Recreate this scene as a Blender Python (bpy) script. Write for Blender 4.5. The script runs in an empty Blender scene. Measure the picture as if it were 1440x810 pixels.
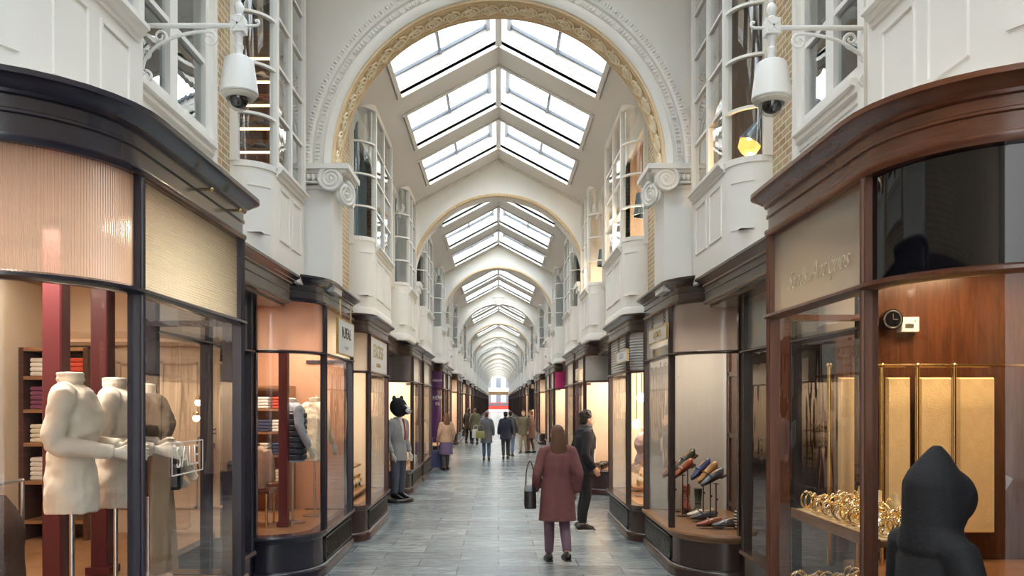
import bpy, bmesh, math, random
from mathutils import Vector, Matrix
random.seed(7)
SC = bpy.context.scene
COL = SC.collection
PI = math.pi
H, F, CX, CY = 1.95, 1152.0, 701.0, 564.0      # eye height, focal length and vanishing point (1440x810 frame)
OFF = {}

# ------------------------------------------------------------------ helpers
def P(px, py, D):
    return Vector(((px - CX) * D / F, D, H - (py - CY) * D / F))

def link(o):
    COL.objects.link(o)
    return o

def tag(o, label=None, cat=None, group=None, kind=None):
    if label: o['label'] = label
    if cat: o['category'] = cat
    if group: o['group'] = group
    if kind: o['kind'] = kind
    return o

def empty(name, loc=(0, 0, 0), label=None, cat=None, group=None, kind=None, world=False, rz=0):
    o = bpy.data.objects.new(name, None)
    link(o)
    o.empty_display_size = .1
    o.location = loc
    o.rotation_euler.z = rz
    OFF[o.name] = Vector(loc) if world else Vector((0, 0, 0))
    return tag(o, label, cat, group, kind)

def copy_tree(o, parent=None):
    c = o.copy()
    COL.objects.link(c)
    c.parent = parent
    for ch in list(o.children):
        copy_tree(ch, c)
    return c

class MB:
    def __init__(self):
        self.v = []; self.f = []
    def add(self, vs, fs):
        n = len(self.v)
        self.v += [tuple(p) for p in vs]
        self.f += [tuple(i + n for i in q) for q in fs]
        return self
    def box(self, x0, x1, y0, y1, z0, z1):
        vs = [(x, y, z) for x in (x0, x1) for y in (y0, y1) for z in (z0, z1)]
        return self.add(vs, [(0, 1, 3, 2), (4, 6, 7, 5), (0, 4, 5, 1), (2, 3, 7, 6), (0, 2, 6, 4), (1, 5, 7, 3)])
    def obox(self, c, size, M=None):
        sx, sy, sz = [q / 2 for q in size]
        vs = [Vector((x, y, z)) for x in (-sx, sx) for y in (-sy, sy) for z in (-sz, sz)]
        if M is not None: vs = [M @ q for q in vs]
        vs = [q + Vector(c) for q in vs]
        return self.add(vs, [(0, 1, 3, 2), (4, 6, 7, 5), (0, 4, 5, 1), (2, 3, 7, 6), (0, 2, 6, 4), (1, 5, 7, 3)])
    def quad(self, a, b, c, d):
        return self.add([a, b, c, d], [(0, 1, 2, 3)])
    def rings(self, rings, close=True, caps=True):
        n = len(rings[0]); b = len(self.v)
        for r in rings: self.v += [tuple(p) for p in r]
        for i in range(len(rings) - 1):
            for j in range(n if close else n - 1):
                k = (j + 1) % n
                self.f.append((b + i * n + j, b + i * n + k, b + (i + 1) * n + k, b + (i + 1) * n + j))
        if caps and close:
            self.f.append(tuple(b + j for j in range(n))[::-1])
            self.f.append(tuple(b + (len(rings) - 1) * n + j for j in range(n)))
        return self
    def tube(self, pts, rad, n=8, caps=True, ref=None, smooth=0):
        """loft along pts; rad: number, or list of r or (ra, rb)"""
        pts = [Vector(p) for p in pts]
        if not isinstance(rad, (list, tuple)): rad = [rad] * len(pts)
        rad = [r if isinstance(r, (list, tuple)) else (r, r) for r in rad]
        if smooth and len(pts) > 2:
            np_, nr = [], []
            m = len(pts)
            for i in range(m - 1):
                p0, p1, p2, p3 = pts[max(i - 1, 0)], pts[i], pts[i + 1], pts[min(i + 2, m - 1)]
                for k in range(smooth):
                    t = k / smooth
                    np_.append(.5 * ((2 * p1) + (p2 - p0) * t + (2 * p0 - 5 * p1 + 4 * p2 - p3) * t * t + (3 * p1 - p0 - 3 * p2 + p3) * t ** 3))
                    u = t * t * (3 - 2 * t)
                    nr.append(tuple(rad[i][q] * (1 - u) + rad[i + 1][q] * u for q in (0, 1)))
            np_.append(pts[-1]); nr.append(rad[-1])
            pts, rad = np_, nr
        rings = []
        side = None
        for i, p in enumerate(pts):
            d = pts[min(i + 1, len(pts) - 1)] - pts[max(i - 1, 0)]
            if d.length < 1e-9: d = Vector((0, 0, 1))
            d.normalize()
            if ref is not None:
                s = Vector(ref) - d * d.dot(Vector(ref))
            elif side is None:
                a = Vector((1, 0, 0)) if abs(d.x) < .8 else Vector((0, 1, 0))
                s = a - d * d.dot(a)
            else:
                s = side - d * d.dot(side)
            if s.length < 1e-6: s = d.orthogonal()
            s.normalize(); side = s
            t = d.cross(s)
            ra, rb = rad[i]
            rings.append([p + s * (ra * math.cos(2 * PI * j / n)) + t * (rb * math.sin(2 * PI * j / n)) for j in range(n)])
        return self.rings(rings, True, caps)
    def lathe(self, prof, c=(0, 0, 0), n=20, M=None):
        rings = []
        for r, z in prof:
            ring = [Vector((r * math.cos(2 * PI * j / n), r * math.sin(2 * PI * j / n), z)) for j in range(n)]
            if M is not None: ring = [M @ q for q in ring]
            rings.append([q + Vector(c) for q in ring])
        return self.rings(rings, True, True)
    def ball(self, c, r, nu=12, nv=8, M=None):
        if not isinstance(r, (list, tuple)): r = (r, r, r)
        rings = []
        for i in range(nv + 1):
            a = -PI / 2 + PI * i / nv
            ca = max(math.cos(a), .02)
            ring = [Vector((r[0] * ca * math.cos(2 * PI * j / nu), r[1] * ca * math.sin(2 * PI * j / nu), r[2] * math.sin(a))) for j in range(nu)]
            if M is not None: ring = [M @ q for q in ring]
            rings.append([q + Vector(c) for q in ring])
        return self.rings(rings, True, True)
    def torus(self, c, R, r, n=20, m=6, M=None, arc=2 * PI):
        pts = []
        full = abs(arc - 2 * PI) < 1e-6
        rings = []
        for i in range(n if full else n + 1):
            a = arc * i / n
            ring = []
            for j in range(m):
                b = 2 * PI * j / m
                q = Vector(((R + r * math.cos(b)) * math.cos(a), (R + r * math.cos(b)) * math.sin(a), r * math.sin(b)))
                if M is not None: q = M @ q
                ring.append(q + Vector(c))
            rings.append(ring)
        if full: rings.append(rings[0])
        return self.rings(rings, True, not full)
    def sweep(self, s, path, prof, close=True, caps=True):
        """path of (a, d, na, nd) with outward normals; prof of (o, z)"""
        rings = [[(s * (a + na * o), d + nd * o, z) for o, z in prof] for a, d, na, nd in path]
        return self.rings(rings, close, caps)
    def arc(self, prof, zc, a0=0, a1=PI, n=48, close=True):
        """prof of (r, y) swept round the x axis-facing arch centre"""
        rings = []
        for i in range(n + 1):
            t = a0 + (a1 - a0) * i / n
            rings.append([(r * math.cos(t), y, zc + r * math.sin(t)) for r, y in prof])
        return self.rings(rings, close, close)
    def enlarge(self, K):
        self.v = [(x * K, y * K, H + (z - H) * K) for x, y, z in self.v]
        return self
    def build(self, name, mat, parent=None, smooth=True, label=None, cat=None, group=None, kind=None, recalc=True, origin=None, remesh=None, angle=.7):
        off = OFF.get(parent.name, Vector((0, 0, 0))) if parent is not None else Vector((0, 0, 0))
        if origin is not None: off = Vector(origin)
        me = bpy.data.meshes.new(name)
        me.from_pydata([(x - off.x, y - off.y, z - off.z) for x, y, z in self.v], [], self.f)
        if recalc:
            bm = bmesh.new(); bm.from_mesh(me)
            bmesh.ops.recalc_face_normals(bm, faces=bm.faces)
            bm.to_mesh(me); bm.free()
        if smooth:
            me.polygons.foreach_set('use_smooth', [True] * len(me.polygons))
            if not remesh: me.set_sharp_from_angle(angle=angle)
        mats = mat if isinstance(mat, (list, tuple)) else [mat]
        for m in mats: me.materials.append(m)
        o = bpy.data.objects.new(name, me)
        link(o)
        if remesh:
            md = o.modifiers.new('remesh', 'REMESH'); md.mode = 'VOXEL'; md.voxel_size = remesh; md.use_smooth_shade = True
            sm = o.modifiers.new('smooth', 'SMOOTH'); sm.iterations = 4; sm.factor = .5
        if parent is not None:
            o.parent = parent
            OFF[o.name] = off
        elif origin is not None:
            o.location = origin
            OFF[o.name] = off
        return tag(o, label, cat, group, kind)

# ------------------------------------------------------------------ materials
MATS = {}
def nt(name):
    m = bpy.data.materials.new(name); m.use_nodes = True
    t = m.node_tree
    b = t.nodes['Principled BSDF']
    return m, t, b
def N(t, typ, **kw):
    n = t.nodes.new(typ)
    for k, v in kw.items():
        if k in n.inputs.keys(): n.inputs[k].default_value = v
        else: setattr(n, k, v)
    return n
def rgb(c): return (c[0], c[1], c[2], 1)
def mat(name, col, rough=.5, metal=0, var=.12, scale=6, bump=0, bscale=60, stretch=None, coat=0, sheen=0, spec=None, emit=None):
    if name in MATS: return MATS[name]
    m, t, b = nt(name)
    tc = N(t, 'ShaderNodeTexCoord')
    mp = N(t, 'ShaderNodeMapping')
    if stretch: mp.inputs['Scale'].default_value = stretch
    t.links.new(tc.outputs['Object'], mp.inputs['Vector'])
    no = N(t, 'ShaderNodeTexNoise', Scale=scale, Detail=5.0)
    t.links.new(mp.outputs[0], no.inputs['Vector'])
    mx = N(t, 'ShaderNodeMix', data_type='RGBA')
    mx.inputs['A'].default_value = rgb([c * (1 - var) for c in col]); mx.inputs['B'].default_value = rgb([min(1, c * (1 + var)) for c in col])
    t.links.new(no.outputs['Fac'], mx.inputs['Factor'])
    t.links.new(mx.outputs['Result'], b.inputs['Base Color'])
    b.inputs['Roughness'].default_value = rough; b.inputs['Metallic'].default_value = metal
    if coat: b.inputs['Coat Weight'].default_value = coat; b.inputs['Coat Roughness'].default_value = .12
    if sheen: b.inputs['Sheen Weight'].default_value = sheen
    if spec is not None: b.inputs['Specular IOR Level'].default_value = spec
    if emit: b.inputs['Emission Color'].default_value = rgb(emit[0]); b.inputs['Emission Strength'].default_value = emit[1]
    if bump:
        n2 = N(t, 'ShaderNodeTexNoise', Scale=bscale, Detail=4.0)
        t.links.new(mp.outputs[0], n2.inputs['Vector'])
        bp = N(t, 'ShaderNodeBump', Strength=bump, Distance=.01)
        t.links.new(n2.outputs['Fac'], bp.inputs['Height']); t.links.new(bp.outputs[0], b.inputs['Normal'])
    MATS[name] = m
    return m
def wood(name, c1, c2, rough=.3, coat=.3, stretch=(2.2, 2.2, 26)):
    if name in MATS: return MATS[name]
    m, t, b = nt(name)
    tc = N(t, 'ShaderNodeTexCoord'); mp = N(t, 'ShaderNodeMapping'); mp.inputs['Scale'].default_value = stretch
    t.links.new(tc.outputs['Object'], mp.inputs['Vector'])
    no = N(t, 'ShaderNodeTexNoise', Scale=1.6, Detail=7.0, Roughness=.62, Distortion=.6)
    t.links.new(mp.outputs[0], no.inputs['Vector'])
    cr = N(t, 'ShaderNodeValToRGB')
    cr.color_ramp.elements[0].position = .32; cr.color_ramp.elements[1].position = .68
    cr.color_ramp.elements[0].color = rgb(c1); cr.color_ramp.elements[1].color = rgb(c2)
    t.links.new(no.outputs['Fac'], cr.inputs['Fac']); t.links.new(cr.outputs[0], b.inputs['Base Color'])
    b.inputs['Roughness'].default_value = rough; b.inputs['Coat Weight'].default_value = coat; b.inputs['Coat Roughness'].default_value = .15
    bp = N(t, 'ShaderNodeBump', Strength=.08, Distance=.01)
    t.links.new(no.outputs['Fac'], bp.inputs['Height']); t.links.new(bp.outputs[0], b.inputs['Normal'])
    MATS[name] = m
    return m
def glass(name, tint=(1, 1, 1), rough=0.0, refl=1.0, base=0.02, wave=.25, body=None, trans=None):
    """sheet glass: clear (or tinted) transparency under a fresnel reflection; body mixes in a translucent obscured layer"""
    if name in MATS: return MATS[name]
    m, t, b = nt(name)
    t.nodes.remove(b)
    out = t.nodes['Material Output']
    tr = N(t, 'ShaderNodeBsdfTransparent', Color=rgb(tint))
    gl = N(t, 'ShaderNodeBsdfGlossy', Roughness=rough)
    lw = N(t, 'ShaderNodeLayerWeight', Blend=.5)
    pw = N(t, 'ShaderNodeMath', operation='POWER'); pw.inputs[1].default_value = 4.0
    t.links.new(lw.outputs['Facing'], pw.inputs[0])
    mu = N(t, 'ShaderNodeMath', operation='MULTIPLY_ADD', use_clamp=True)
    mu.inputs[1].default_value = refl; mu.inputs[2].default_value = base + .03
    t.links.new(pw.outputs[0], mu.inputs[0])
    mx = N(t, 'ShaderNodeMixShader')
    t.links.new(mu.outputs[0], mx.inputs[0])
    src = tr.outputs[0]
    if body:
        col, amount = body
        tl = N(t, 'ShaderNodeBsdfTranslucent', Color=rgb(col)); df = N(t, 'ShaderNodeBsdfDiffuse', Color=rgb(col))
        m1 = N(t, 'ShaderNodeMixShader'); m1.inputs[0].default_value = trans if trans is not None else .35
        t.links.new(tl.outputs[0], m1.inputs[1]); t.links.new(df.outputs[0], m1.inputs[2])
        m2 = N(t, 'ShaderNodeMixShader'); m2.inputs[0].default_value = amount
        t.links.new(tr.outputs[0], m2.inputs[1]); t.links.new(m1.outputs[0], m2.inputs[2])
        src = m2.outputs[0]
    t.links.new(src, mx.inputs[1]); t.links.new(gl.outputs[0], mx.inputs[2])
    if wave:
        tc = N(t, 'ShaderNodeTexCoord'); mp = N(t, 'ShaderNodeMapping'); mp.inputs['Scale'].default_value = (3, 3, .7)
        no = N(t, 'ShaderNodeTexNoise', Scale=2.0, Detail=1.0)
        bp = N(t, 'ShaderNodeBump', Strength=wave, Distance=.02)
        t.links.new(tc.outputs['Object'], mp.inputs[0]); t.links.new(mp.outputs[0], no.inputs['Vector'])
        t.links.new(no.outputs['Fac'], bp.inputs['Height'])
        t.links.new(bp.outputs[0], gl.inputs['Normal'])
    t.links.new(mx.outputs[0], out.inputs['Surface'])
    MATS[name] = m
    return m
def emis(name, col, s):
    if name in MATS: return MATS[name]
    m, t, b = nt(name)
    b.inputs['Base Color'].default_value = rgb(col); b.inputs['Emission Color'].default_value = rgb(col); b.inputs['Emission Strength'].default_value = s
    MATS[name] = m
    return m
def brickmat():
    m, t, b = nt('tan_brick')
    tc = N(t, 'ShaderNodeTexCoord'); sx = N(t, 'ShaderNodeSeparateXYZ'); cb = N(t, 'ShaderNodeCombineXYZ')
    ad = N(t, 'ShaderNodeMath', operation='ADD')
    t.links.new(tc.outputs['Object'], sx.inputs[0])
    t.links.new(sx.outputs[0], ad.inputs[0]); t.links.new(sx.outputs[1], ad.inputs[1])
    t.links.new(ad.outputs[0], cb.inputs[0]); t.links.new(sx.outputs[2], cb.inputs[1])
    br = N(t, 'ShaderNodeTexBrick', Scale=1.0)
    br.inputs['Brick Width'].default_value = .16; br.inputs['Row Height'].default_value = .062; br.inputs['Mortar Size'].default_value = .006
    br.inputs['Color1'].default_value = rgb((.42, .29, .15)); br.inputs['Color2'].default_value = rgb((.55, .41, .24)); br.inputs['Mortar'].default_value = rgb((.78, .72, .6))
    t.links.new(cb.outputs[0], br.inputs['Vector'])
    no = N(t, 'ShaderNodeTexNoise', Scale=9.0, Detail=5.0)
    t.links.new(tc.outputs['Object'], no.inputs['Vector'])
    mx = N(t, 'ShaderNodeMix', data_type='RGBA', blend_type='OVERLAY'); mx.inputs['Factor'].default_value = .35
    t.links.new(br.outputs['Color'], mx.inputs['A']); t.links.new(no.outputs['Color'], mx.inputs['B'])
    t.links.new(mx.outputs['Result'], b.inputs['Base Color'])
    b.inputs['Roughness'].default_value = .8
    bp = N(t, 'ShaderNodeBump', Strength=.5, Distance=.006, invert=True)
    t.links.new(br.outputs['Fac'], bp.inputs['Height']); t.links.new(bp.outputs[0], b.inputs['Normal'])
    return m
def floormat():
    m, t, b = nt('slate_paving')
    tc = N(t, 'ShaderNodeTexCoord')
    br = N(t, 'ShaderNodeTexBrick', Scale=1.0)
    br.inputs['Brick Width'].default_value = .95; br.inputs['Row Height'].default_value = .46; br.inputs['Mortar Size'].default_value = .007
    br.inputs['Color1'].default_value = rgb((.19, .23, .25)); br.inputs['Color2'].default_value = rgb((.30, .345, .365)); br.inputs['Mortar'].default_value = rgb((.12, .13, .14))
    t.links.new(tc.outputs['Object'], br.inputs['Vector'])
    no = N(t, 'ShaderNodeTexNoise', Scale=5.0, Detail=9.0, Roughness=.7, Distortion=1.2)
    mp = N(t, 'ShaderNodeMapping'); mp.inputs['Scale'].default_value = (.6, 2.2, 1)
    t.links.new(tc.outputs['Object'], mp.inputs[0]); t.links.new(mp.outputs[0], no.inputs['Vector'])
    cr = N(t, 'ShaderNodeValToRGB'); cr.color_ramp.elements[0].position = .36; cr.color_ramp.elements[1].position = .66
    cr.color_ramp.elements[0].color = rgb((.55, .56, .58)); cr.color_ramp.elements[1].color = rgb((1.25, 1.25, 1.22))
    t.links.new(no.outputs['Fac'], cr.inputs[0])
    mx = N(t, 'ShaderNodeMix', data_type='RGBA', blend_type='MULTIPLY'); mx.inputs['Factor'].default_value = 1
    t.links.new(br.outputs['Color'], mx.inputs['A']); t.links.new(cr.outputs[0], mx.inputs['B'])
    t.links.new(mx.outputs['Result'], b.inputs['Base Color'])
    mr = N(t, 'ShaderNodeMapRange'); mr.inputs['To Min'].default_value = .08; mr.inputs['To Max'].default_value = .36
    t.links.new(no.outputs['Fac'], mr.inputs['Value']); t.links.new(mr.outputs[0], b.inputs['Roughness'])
    b.inputs['Specular IOR Level'].default_value = .65
    a2 = N(t, 'ShaderNodeMath', operation='MULTIPLY_ADD'); a2.inputs[1].default_value = -.8
    t.links.new(br.outputs['Fac'], a2.inputs[0]); t.links.new(no.outputs['Fac'], a2.inputs[2])
    bp = N(t, 'ShaderNodeBump', Strength=.45, Distance=.012)
    t.links.new(a2.outputs[0], bp.inputs['Height']); t.links.new(bp.outputs[0], b.inputs['Normal'])
    return m

WHITE = mat('white_paint', (.89, .87, .825), .45, var=.03, scale=3)
CEIL = mat('ceiling_paint', (.82, .79, .755), .6, var=.03, scale=2)
CREAM = mat('cream_paint', (.84, .80, .72), .5, var=.04)
GOLD = mat('gilded_plaster', (.80, .62, .38), .45, var=.12, scale=25, bump=.5, bscale=45)
GOLDHI = mat('gilded_ornament', (.96, .84, .62), .45, var=.06)
SLAT = mat('pale_slat_paint', (.55, .53, .50), .5)
BRICK = brickmat()
SLATE = floormat()
NAVY = mat('blue_black_gloss_paint', (.028, .026, .042), .24, var=.15, coat=.35)
PLUM = mat('plum_brown_gloss_paint', (.055, .022, .022), .26, var=.2, coat=.3)
EBONY = mat('dark_brown_gloss_paint', (.05, .03, .024), .26, var=.2, coat=.3)
MAHOG = wood('mahogany', (.105, .032, .015), (.20, .062, .028), .25, .4)
MAHOG_V = wood('mahogany_upright', (.085, .028, .014), (.17, .055, .026), .28, .35, (26, 26, 2.2))
DKWOOD = wood('dark_wood', (.045, .018, .012), (.10, .035, .02), .3, .3)
OAK = wood('brown_wood', (.22, .10, .04), (.36, .19, .09), .4, .2)
CLEAR = glass('clear_glass', refl=.9, base=.0, wave=.06)
WINGLASS = glass('window_glass', (.92, .96, .97), refl=1.3, base=.08, wave=.03)
SKYGLASS = glass('skylight_glass', (.9, .95, .97), refl=.5, base=.02, wave=0)
FLUTED = glass('peach_fluted_glass', (1, .93, .86), rough=.12, refl=.8, base=.04, wave=0, body=((.80, .62, .50), .8))
REEDED = glass('cream_reeded_glass', (1, .98, .9), rough=.12, refl=.8, base=.05, wave=0, body=((.80, .76, .60), .85))
PEACH = glass('peach_frosted_glass', (1, .9, .82), rough=.06, refl=.9, base=.03, wave=.2, body=((.72, .46, .34), .85))
OBSCURE = glass('grey_obscured_glass', (.95, .93, .9), rough=.12, refl=.9, base=.05, wave=.1, body=((.52, .49, .44), .85))
HAMMER = glass('hammered_glass', (.95, .9, .85), rough=.22, refl=.9, base=.06, wave=1.0, body=((.42, .33, .28), .75))
BLACKGLASS = mat('black_gloss_glass', (.006, .006, .009), .04, var=.1)
STEEL = mat('brushed_steel', (.6, .6, .6), .28, 1)
BRASS = mat('brass', (.72, .5, .22), .25, 1)
DARKMETAL = mat('dark_metal', (.06, .055, .05), .35, .8)
WALNUT = wood('walnut_panelling', (.06, .022, .011), (.12, .045, .02), .3, .3, (20, 20, 2))
WALLBEIGE = mat('beige_wall_paint', (.72, .55, .39), .6, var=.05)
WALLTAUPE = mat('taupe_wall_paint', (.50, .45, .38), .6, var=.05)
WALLPEACH = mat('terracotta_wall_paint', (.52, .27, .16), .6, var=.06)
WALLWARM = mat('warm_wall_paint', (.74, .62, .47), .6, var=.1, scale=2)
ROOMGREY = mat('grey_room_paint', (.30, .33, .35), .7, var=.1)
ROOMPEACH = mat('peach_room_paint', (.74, .58, .46), .7, var=.1)
# ------------------------------------------------------------------ plan of the arcade
ARCH = [9.3, 17.4, 26.9, 36.9] + [46.4 + 9.5 * i for i in range(11)]
AT = .5
END = ARCH[-1] + 9.0
RA, ZC = 1.82, 4.49
RIDGE, SLOPE = 7.08, .53
XW1, XW2 = 2.45, 2.08

def structure(mb, name, mat, **kw):
    return mb.build(name, mat, kind='structure', **kw)

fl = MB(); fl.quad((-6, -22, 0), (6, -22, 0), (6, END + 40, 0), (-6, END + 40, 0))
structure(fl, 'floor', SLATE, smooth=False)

def bow(X, D0, D1, r, Xw, n=10, rf=None):
    rf = r if rf is None else rf
    near = [(X + r - r * math.sin(t), D0 - r * math.cos(t), -math.sin(t), -math.cos(t)) for t in [PI / 2 * i / n for i in range(n + 1)]]
    far = [(X + rf - rf * math.cos(t), D1 + rf * math.sin(t), -math.cos(t), math.sin(t)) for t in [PI / 2 * i / n for i in range(n + 1)]]
    pre = [(Xw, D0 - r, 0, -1)] if Xw > X + r + .01 else []
    post = [(Xw, D1 + rf, 0, 1)] if Xw > X + rf + .01 else []
    return dict(near=near, flat=[near[-1], far[0]], far=far, all=pre + near + far + post, X=X, D0=D0, D1=D1, r=r, rf=rf, Xw=Xw)

# ------------------------------------------------------------------ shopfronts
def fascia_prof(zg, zc):
    h = zc - zg
    return [(-.06, zg), (.035, zg), (.05, zg + .02), (.05, zg + .035), (.025, zg + .045), (.025, zg + .045 + h * .27), (.038, zg + .05 + h * .27), (.038, zg + .062 + h * .27),
            (.03, zg + .068 + h * .27), (.03, zc - .085), (.05, zc - .08), (.055, zc - .066), (.085, zc - .05), (.12, zc - .028), (.135, zc - .024), (.135, zc), (-.06, zc)]

def post_mb(s, a, d, na, nd, z0, z1, w=.062, dep=.06):
    """reeded upright standing on the glass line"""
    m = MB()
    ta, td = -nd, na
    def pt(u, o, z): return (s * (a + ta * u + na * o), d + td * u + nd * o, z)
    prof = [(-w / 2, -dep / 2), (-w / 2, dep / 2), (-w * .36, dep / 2 + .004), (-w * .2, dep / 2), (-w * .16, dep / 2 - .006), (-w * .1, dep / 2 + .006), (0, dep / 2 + .014), (w * .1, dep / 2 + .006),
            (w * .16, dep / 2 - .006), (w * .2, dep / 2), (w * .36, dep / 2 + .004), (w / 2, dep / 2), (w / 2, -dep / 2)]
    m.rings([[pt(u, o, z) for u, o in prof] for z in (z0, z1)])
    return m

def shop(s, X, D0, D1, r, Xw, label, paint, cat='shopfront', group=None, zs=.5, zt=2.48, zg=3.02, zc=3.30, post=None, upper=(None, None), lower=(None, None),
         grille=True, bed=True, wallmat=None, back=None, Dn=None, Df=None, light=None, bedmat=None, rf=None, detail=True, farwall=None, backwall=None):
    root = empty('shopfront', (s * (X + .3), (D0 + D1) / 2, 0), label, cat, group, world=True)
    b = bow(X, D0, D1, r, Xw, 10 if detail else 5, rf)
    pm = post or paint
    m = MB(); m.sweep(s, b['all'], fascia_prof(zg, zc)); m.build('fascia', paint, root)
    m = MB(); m.sweep(s, b['all'], [(-.03, zt - .02), (.03, zt - .02), (.055, zt - .008), (.055, zt + .006), (.03, zt + .018), (-.03, zt + .018)]); m.build('transom', pm, root)
    m = MB(); m.sweep(s, b['all'], [(-.12, zs - .09), (.01, zs - .09), (.02, zs - .06), (.055, zs - .045), (.065, zs - .02), (.055, zs), (-.12, zs + .001)]); m.build('sill', bedmat if bedmat else pm, root)
    m = MB(); m.sweep(s, b['all'], [(-.12, .0), (.0, .0), (.0, zs - .09), (-.12, zs - .09)]); m.build('stallriser', pm, root)
    m = MB(); m.sweep(s, b['all'], [(-.02, 0), (.05, 0), (.05, .09), (.04, .11), (.012, .13), (-.02, .13)]); m.build('plinth', pm, root)
    # uprights
    for (a, d, na, nd) in (b['near'][0], b['near'][-1], b['far'][0], b['far'][-1]):
        ww = .062 if (na, nd) != (0, -1) else .05
        post_mb(s, a, d, na, nd, zs, zg, ww).build('upright', pm, root)
    # panes
    for nm, key, up, lo in (('near', 'near', upper[0], lower[0]), ('flat', 'flat', upper[1], lower[1]), ('far', 'far', upper[0], lower[0])):
        pth = b[key]
        for z0, z1, mt in ((zs, zt, lo or CLEAR), (zt, zg, up or OBSCURE)):
            m = MB()
            if mt is FLUTED:
                if key != 'near':
                    mt = REEDED
                n = 560
                pp = []
                if key == 'near':
                    for i in range(n + 1):
                        t = PI / 2 * i / n
                        q = r + .0035 * math.sin(i * PI / 4)
                        pp.append((X + r - q * math.sin(t), D0 - q * math.cos(t), -math.sin(t), -math.cos(t)))
                    m.sweep(s, pp, [(0, z0), (0, z1)], close=False)
                else:
                    m.sweep(s, pth, [(0, z0), (0, z1)], close=False)
            elif mt is REEDED:
                k = 300
                m.sweep(s, pth, [(.0035 * math.sin(i * PI / 4), z0 + (z1 - z0) * i / k) for i in range(k + 1)], close=False)
            elif mt is SLAT:
                k = 14
                pr_ = []
                for i in range(k):
                    pr_ += [(.006, z0 + (z1 - z0) * i / k), (-.012, z0 + (z1 - z0) * (i + .96) / k)]
                m.sweep(s, pth, pr_, close=False)
            elif mt is BLACKGLASS:
                m.sweep(s, pth, [(0, z0), (0, z1), (-.012, z1), (-.012, z0)])
            else:
                m.sweep(s, pth, [(0, z0), (0, z1)], close=False)
            m.build('glass_pane', mt, root, recalc=False, angle=1.2)
    # stallriser grille on the straight run
    if grille and detail:
        m = MB()
        z0, z1 = .16, zs - .12
        ln = D1 - D0 - .08
        nx = max(4, int(ln / .09))
        for k in range(-4, nx + 1):
            for sg in (1, -1):
                d0 = D0 + .04 + (k if sg > 0 else k + 4) * ln / nx
                d1 = d0 + sg * (4 * ln / nx)
                p0, p1 = [d0, z0], [d1, z1]
                lo_, hi_ = D0 + .04, D1 - .04
                def clip(p, q):
                    p = p[:]
                    if p[0] < lo_: t = (lo_ - p[0]) / (q[0] - p[0]); p = [lo_, p[1] + (q[1] - p[1]) * t]
                    elif p[0] > hi_: t = (hi_ - p[0]) / (q[0] - p[0]); p = [hi_, p[1] + (q[1] - p[1]) * t]
                    return p
                if max(d0, d1) <= lo_ or min(d0, d1) >= hi_: continue
                a_, b_ = clip(p0, p1), clip(p1, p0)
                m.tube([(s * (X - .016), a_[0], a_[1]), (s * (X - .016), b_[0], b_[1])], .007, 5)
        m.box(*sorted((s * (X - .004), s * (X - .024))), D0 + .02, D0 + .04, z0 - .02, z1 + .02)
        m.box(*sorted((s * (X - .004), s * (X - .024))), D1 - .04, D1 - .02, z0 - .02, z1 + .02)
        m.box(*sorted((s * (X - .004), s * (X - .024))), D0 + .02, D1 - .02, z0 - .02, z0)
        m.box(*sorted((s * (X - .004), s * (X - .024))), D0 + .02, D1 - .02, z1, z1 + .02)
        m.build('grille', DARKMETAL, root, smooth=False)
    # lead covered top behind the cornice
    m = MB()
    rg = [[(s * (a + na * .13), d + nd * .09, zc - .006), (s * (Xw + .05), d + nd * .09, zc - .006), (s * (Xw + .05), d + nd * .09, zc - .04), (s * (a + na * .09), d + nd * .09, zc - .04)] for a, d, na, nd in (b['near'] + b['far'])]
    m.rings(rg); m.build('lead_flashing', WHITE, root, smooth=False)
    # soffit behind the fascia
    m = MB()
    rg = [[(s * (a - na * .05), d - nd * .05, zg + .004), (s * (Xw + .3), d - nd * .05, zg + .004), (s * (Xw + .3), d - nd * .05, zg + .03), (s * (a - na * .05), d - nd * .05, zg + .03)] for a, d, na, nd in (b['near'] + b['far'])]
    m.rings(rg); m.build('soffit', wallmat or WALLWARM, root, smooth=False)
    Dn = D0 - r if Dn is None else Dn
    Df = D1 + b['rf'] if Df is None else Df
    Xb = back or X + 1.9
    if bed:
        m = MB()
        Xq = min(Xb, X + 1.0); De = D1 + b['rf']
        ring = [(s * (a - na * .03), d - nd * .03) for a, d, na, nd in b['near'] + b['far']] + [(s * Xq, De - .03), (s * Xq, Dn + .03)]
        m.rings([[(x, y, zs - .05) for x, y in ring], [(x, y, zs - .004) for x, y in ring]])
        m.build('window_bed', bedmat or OAK, root, smooth=False)
    # the room behind
    wm = wallmat or WALLWARM
    if bed:
        m = MB(); m.box(*sorted((s * (X + 1.0), s * Xb)), Dn + .02, Df - .02, zs - .06, zs - .01)
        if Df > D1 + b['rf'] + .1: m.box(*sorted((s * (Xw + .12), s * (X + 1.0))), D1 + b['rf'], Df - .02, zs - .06, zs - .01)
        structure(m, 'floor', bedmat or OAK, smooth=False)
    z0, z1 = zs - .06, zg + .032
    x0, x1 = X + r, Xb
    sd = 'left' if s < 0 else 'right'
    if Df > D1 + b['rf'] + .1: x0f = Xw + .08
    else: x0f = X + b['rf'] * .5
    m = MB(); m.quad((s * x1, Dn, z0), (s * x1, Df, z0), (s * x1, Df, z1), (s * x1, Dn, z1)); structure(m, 'wall_' + sd, backwall or wm, smooth=False)
    m = MB(); m.quad((s * (X + .06), Df, z0), (s * x1, Df, z0), (s * x1, Df, z1), (s * (X + .06), Df, z1)) if Df <= D1 + b['rf'] + .1 else m.quad((s * x0f, Df, z0), (s * x1, Df, z0), (s * x1, Df, z1), (s * x0f, Df, z1))
    structure(m, 'wall_' + sd, farwall or wm, smooth=False)
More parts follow.
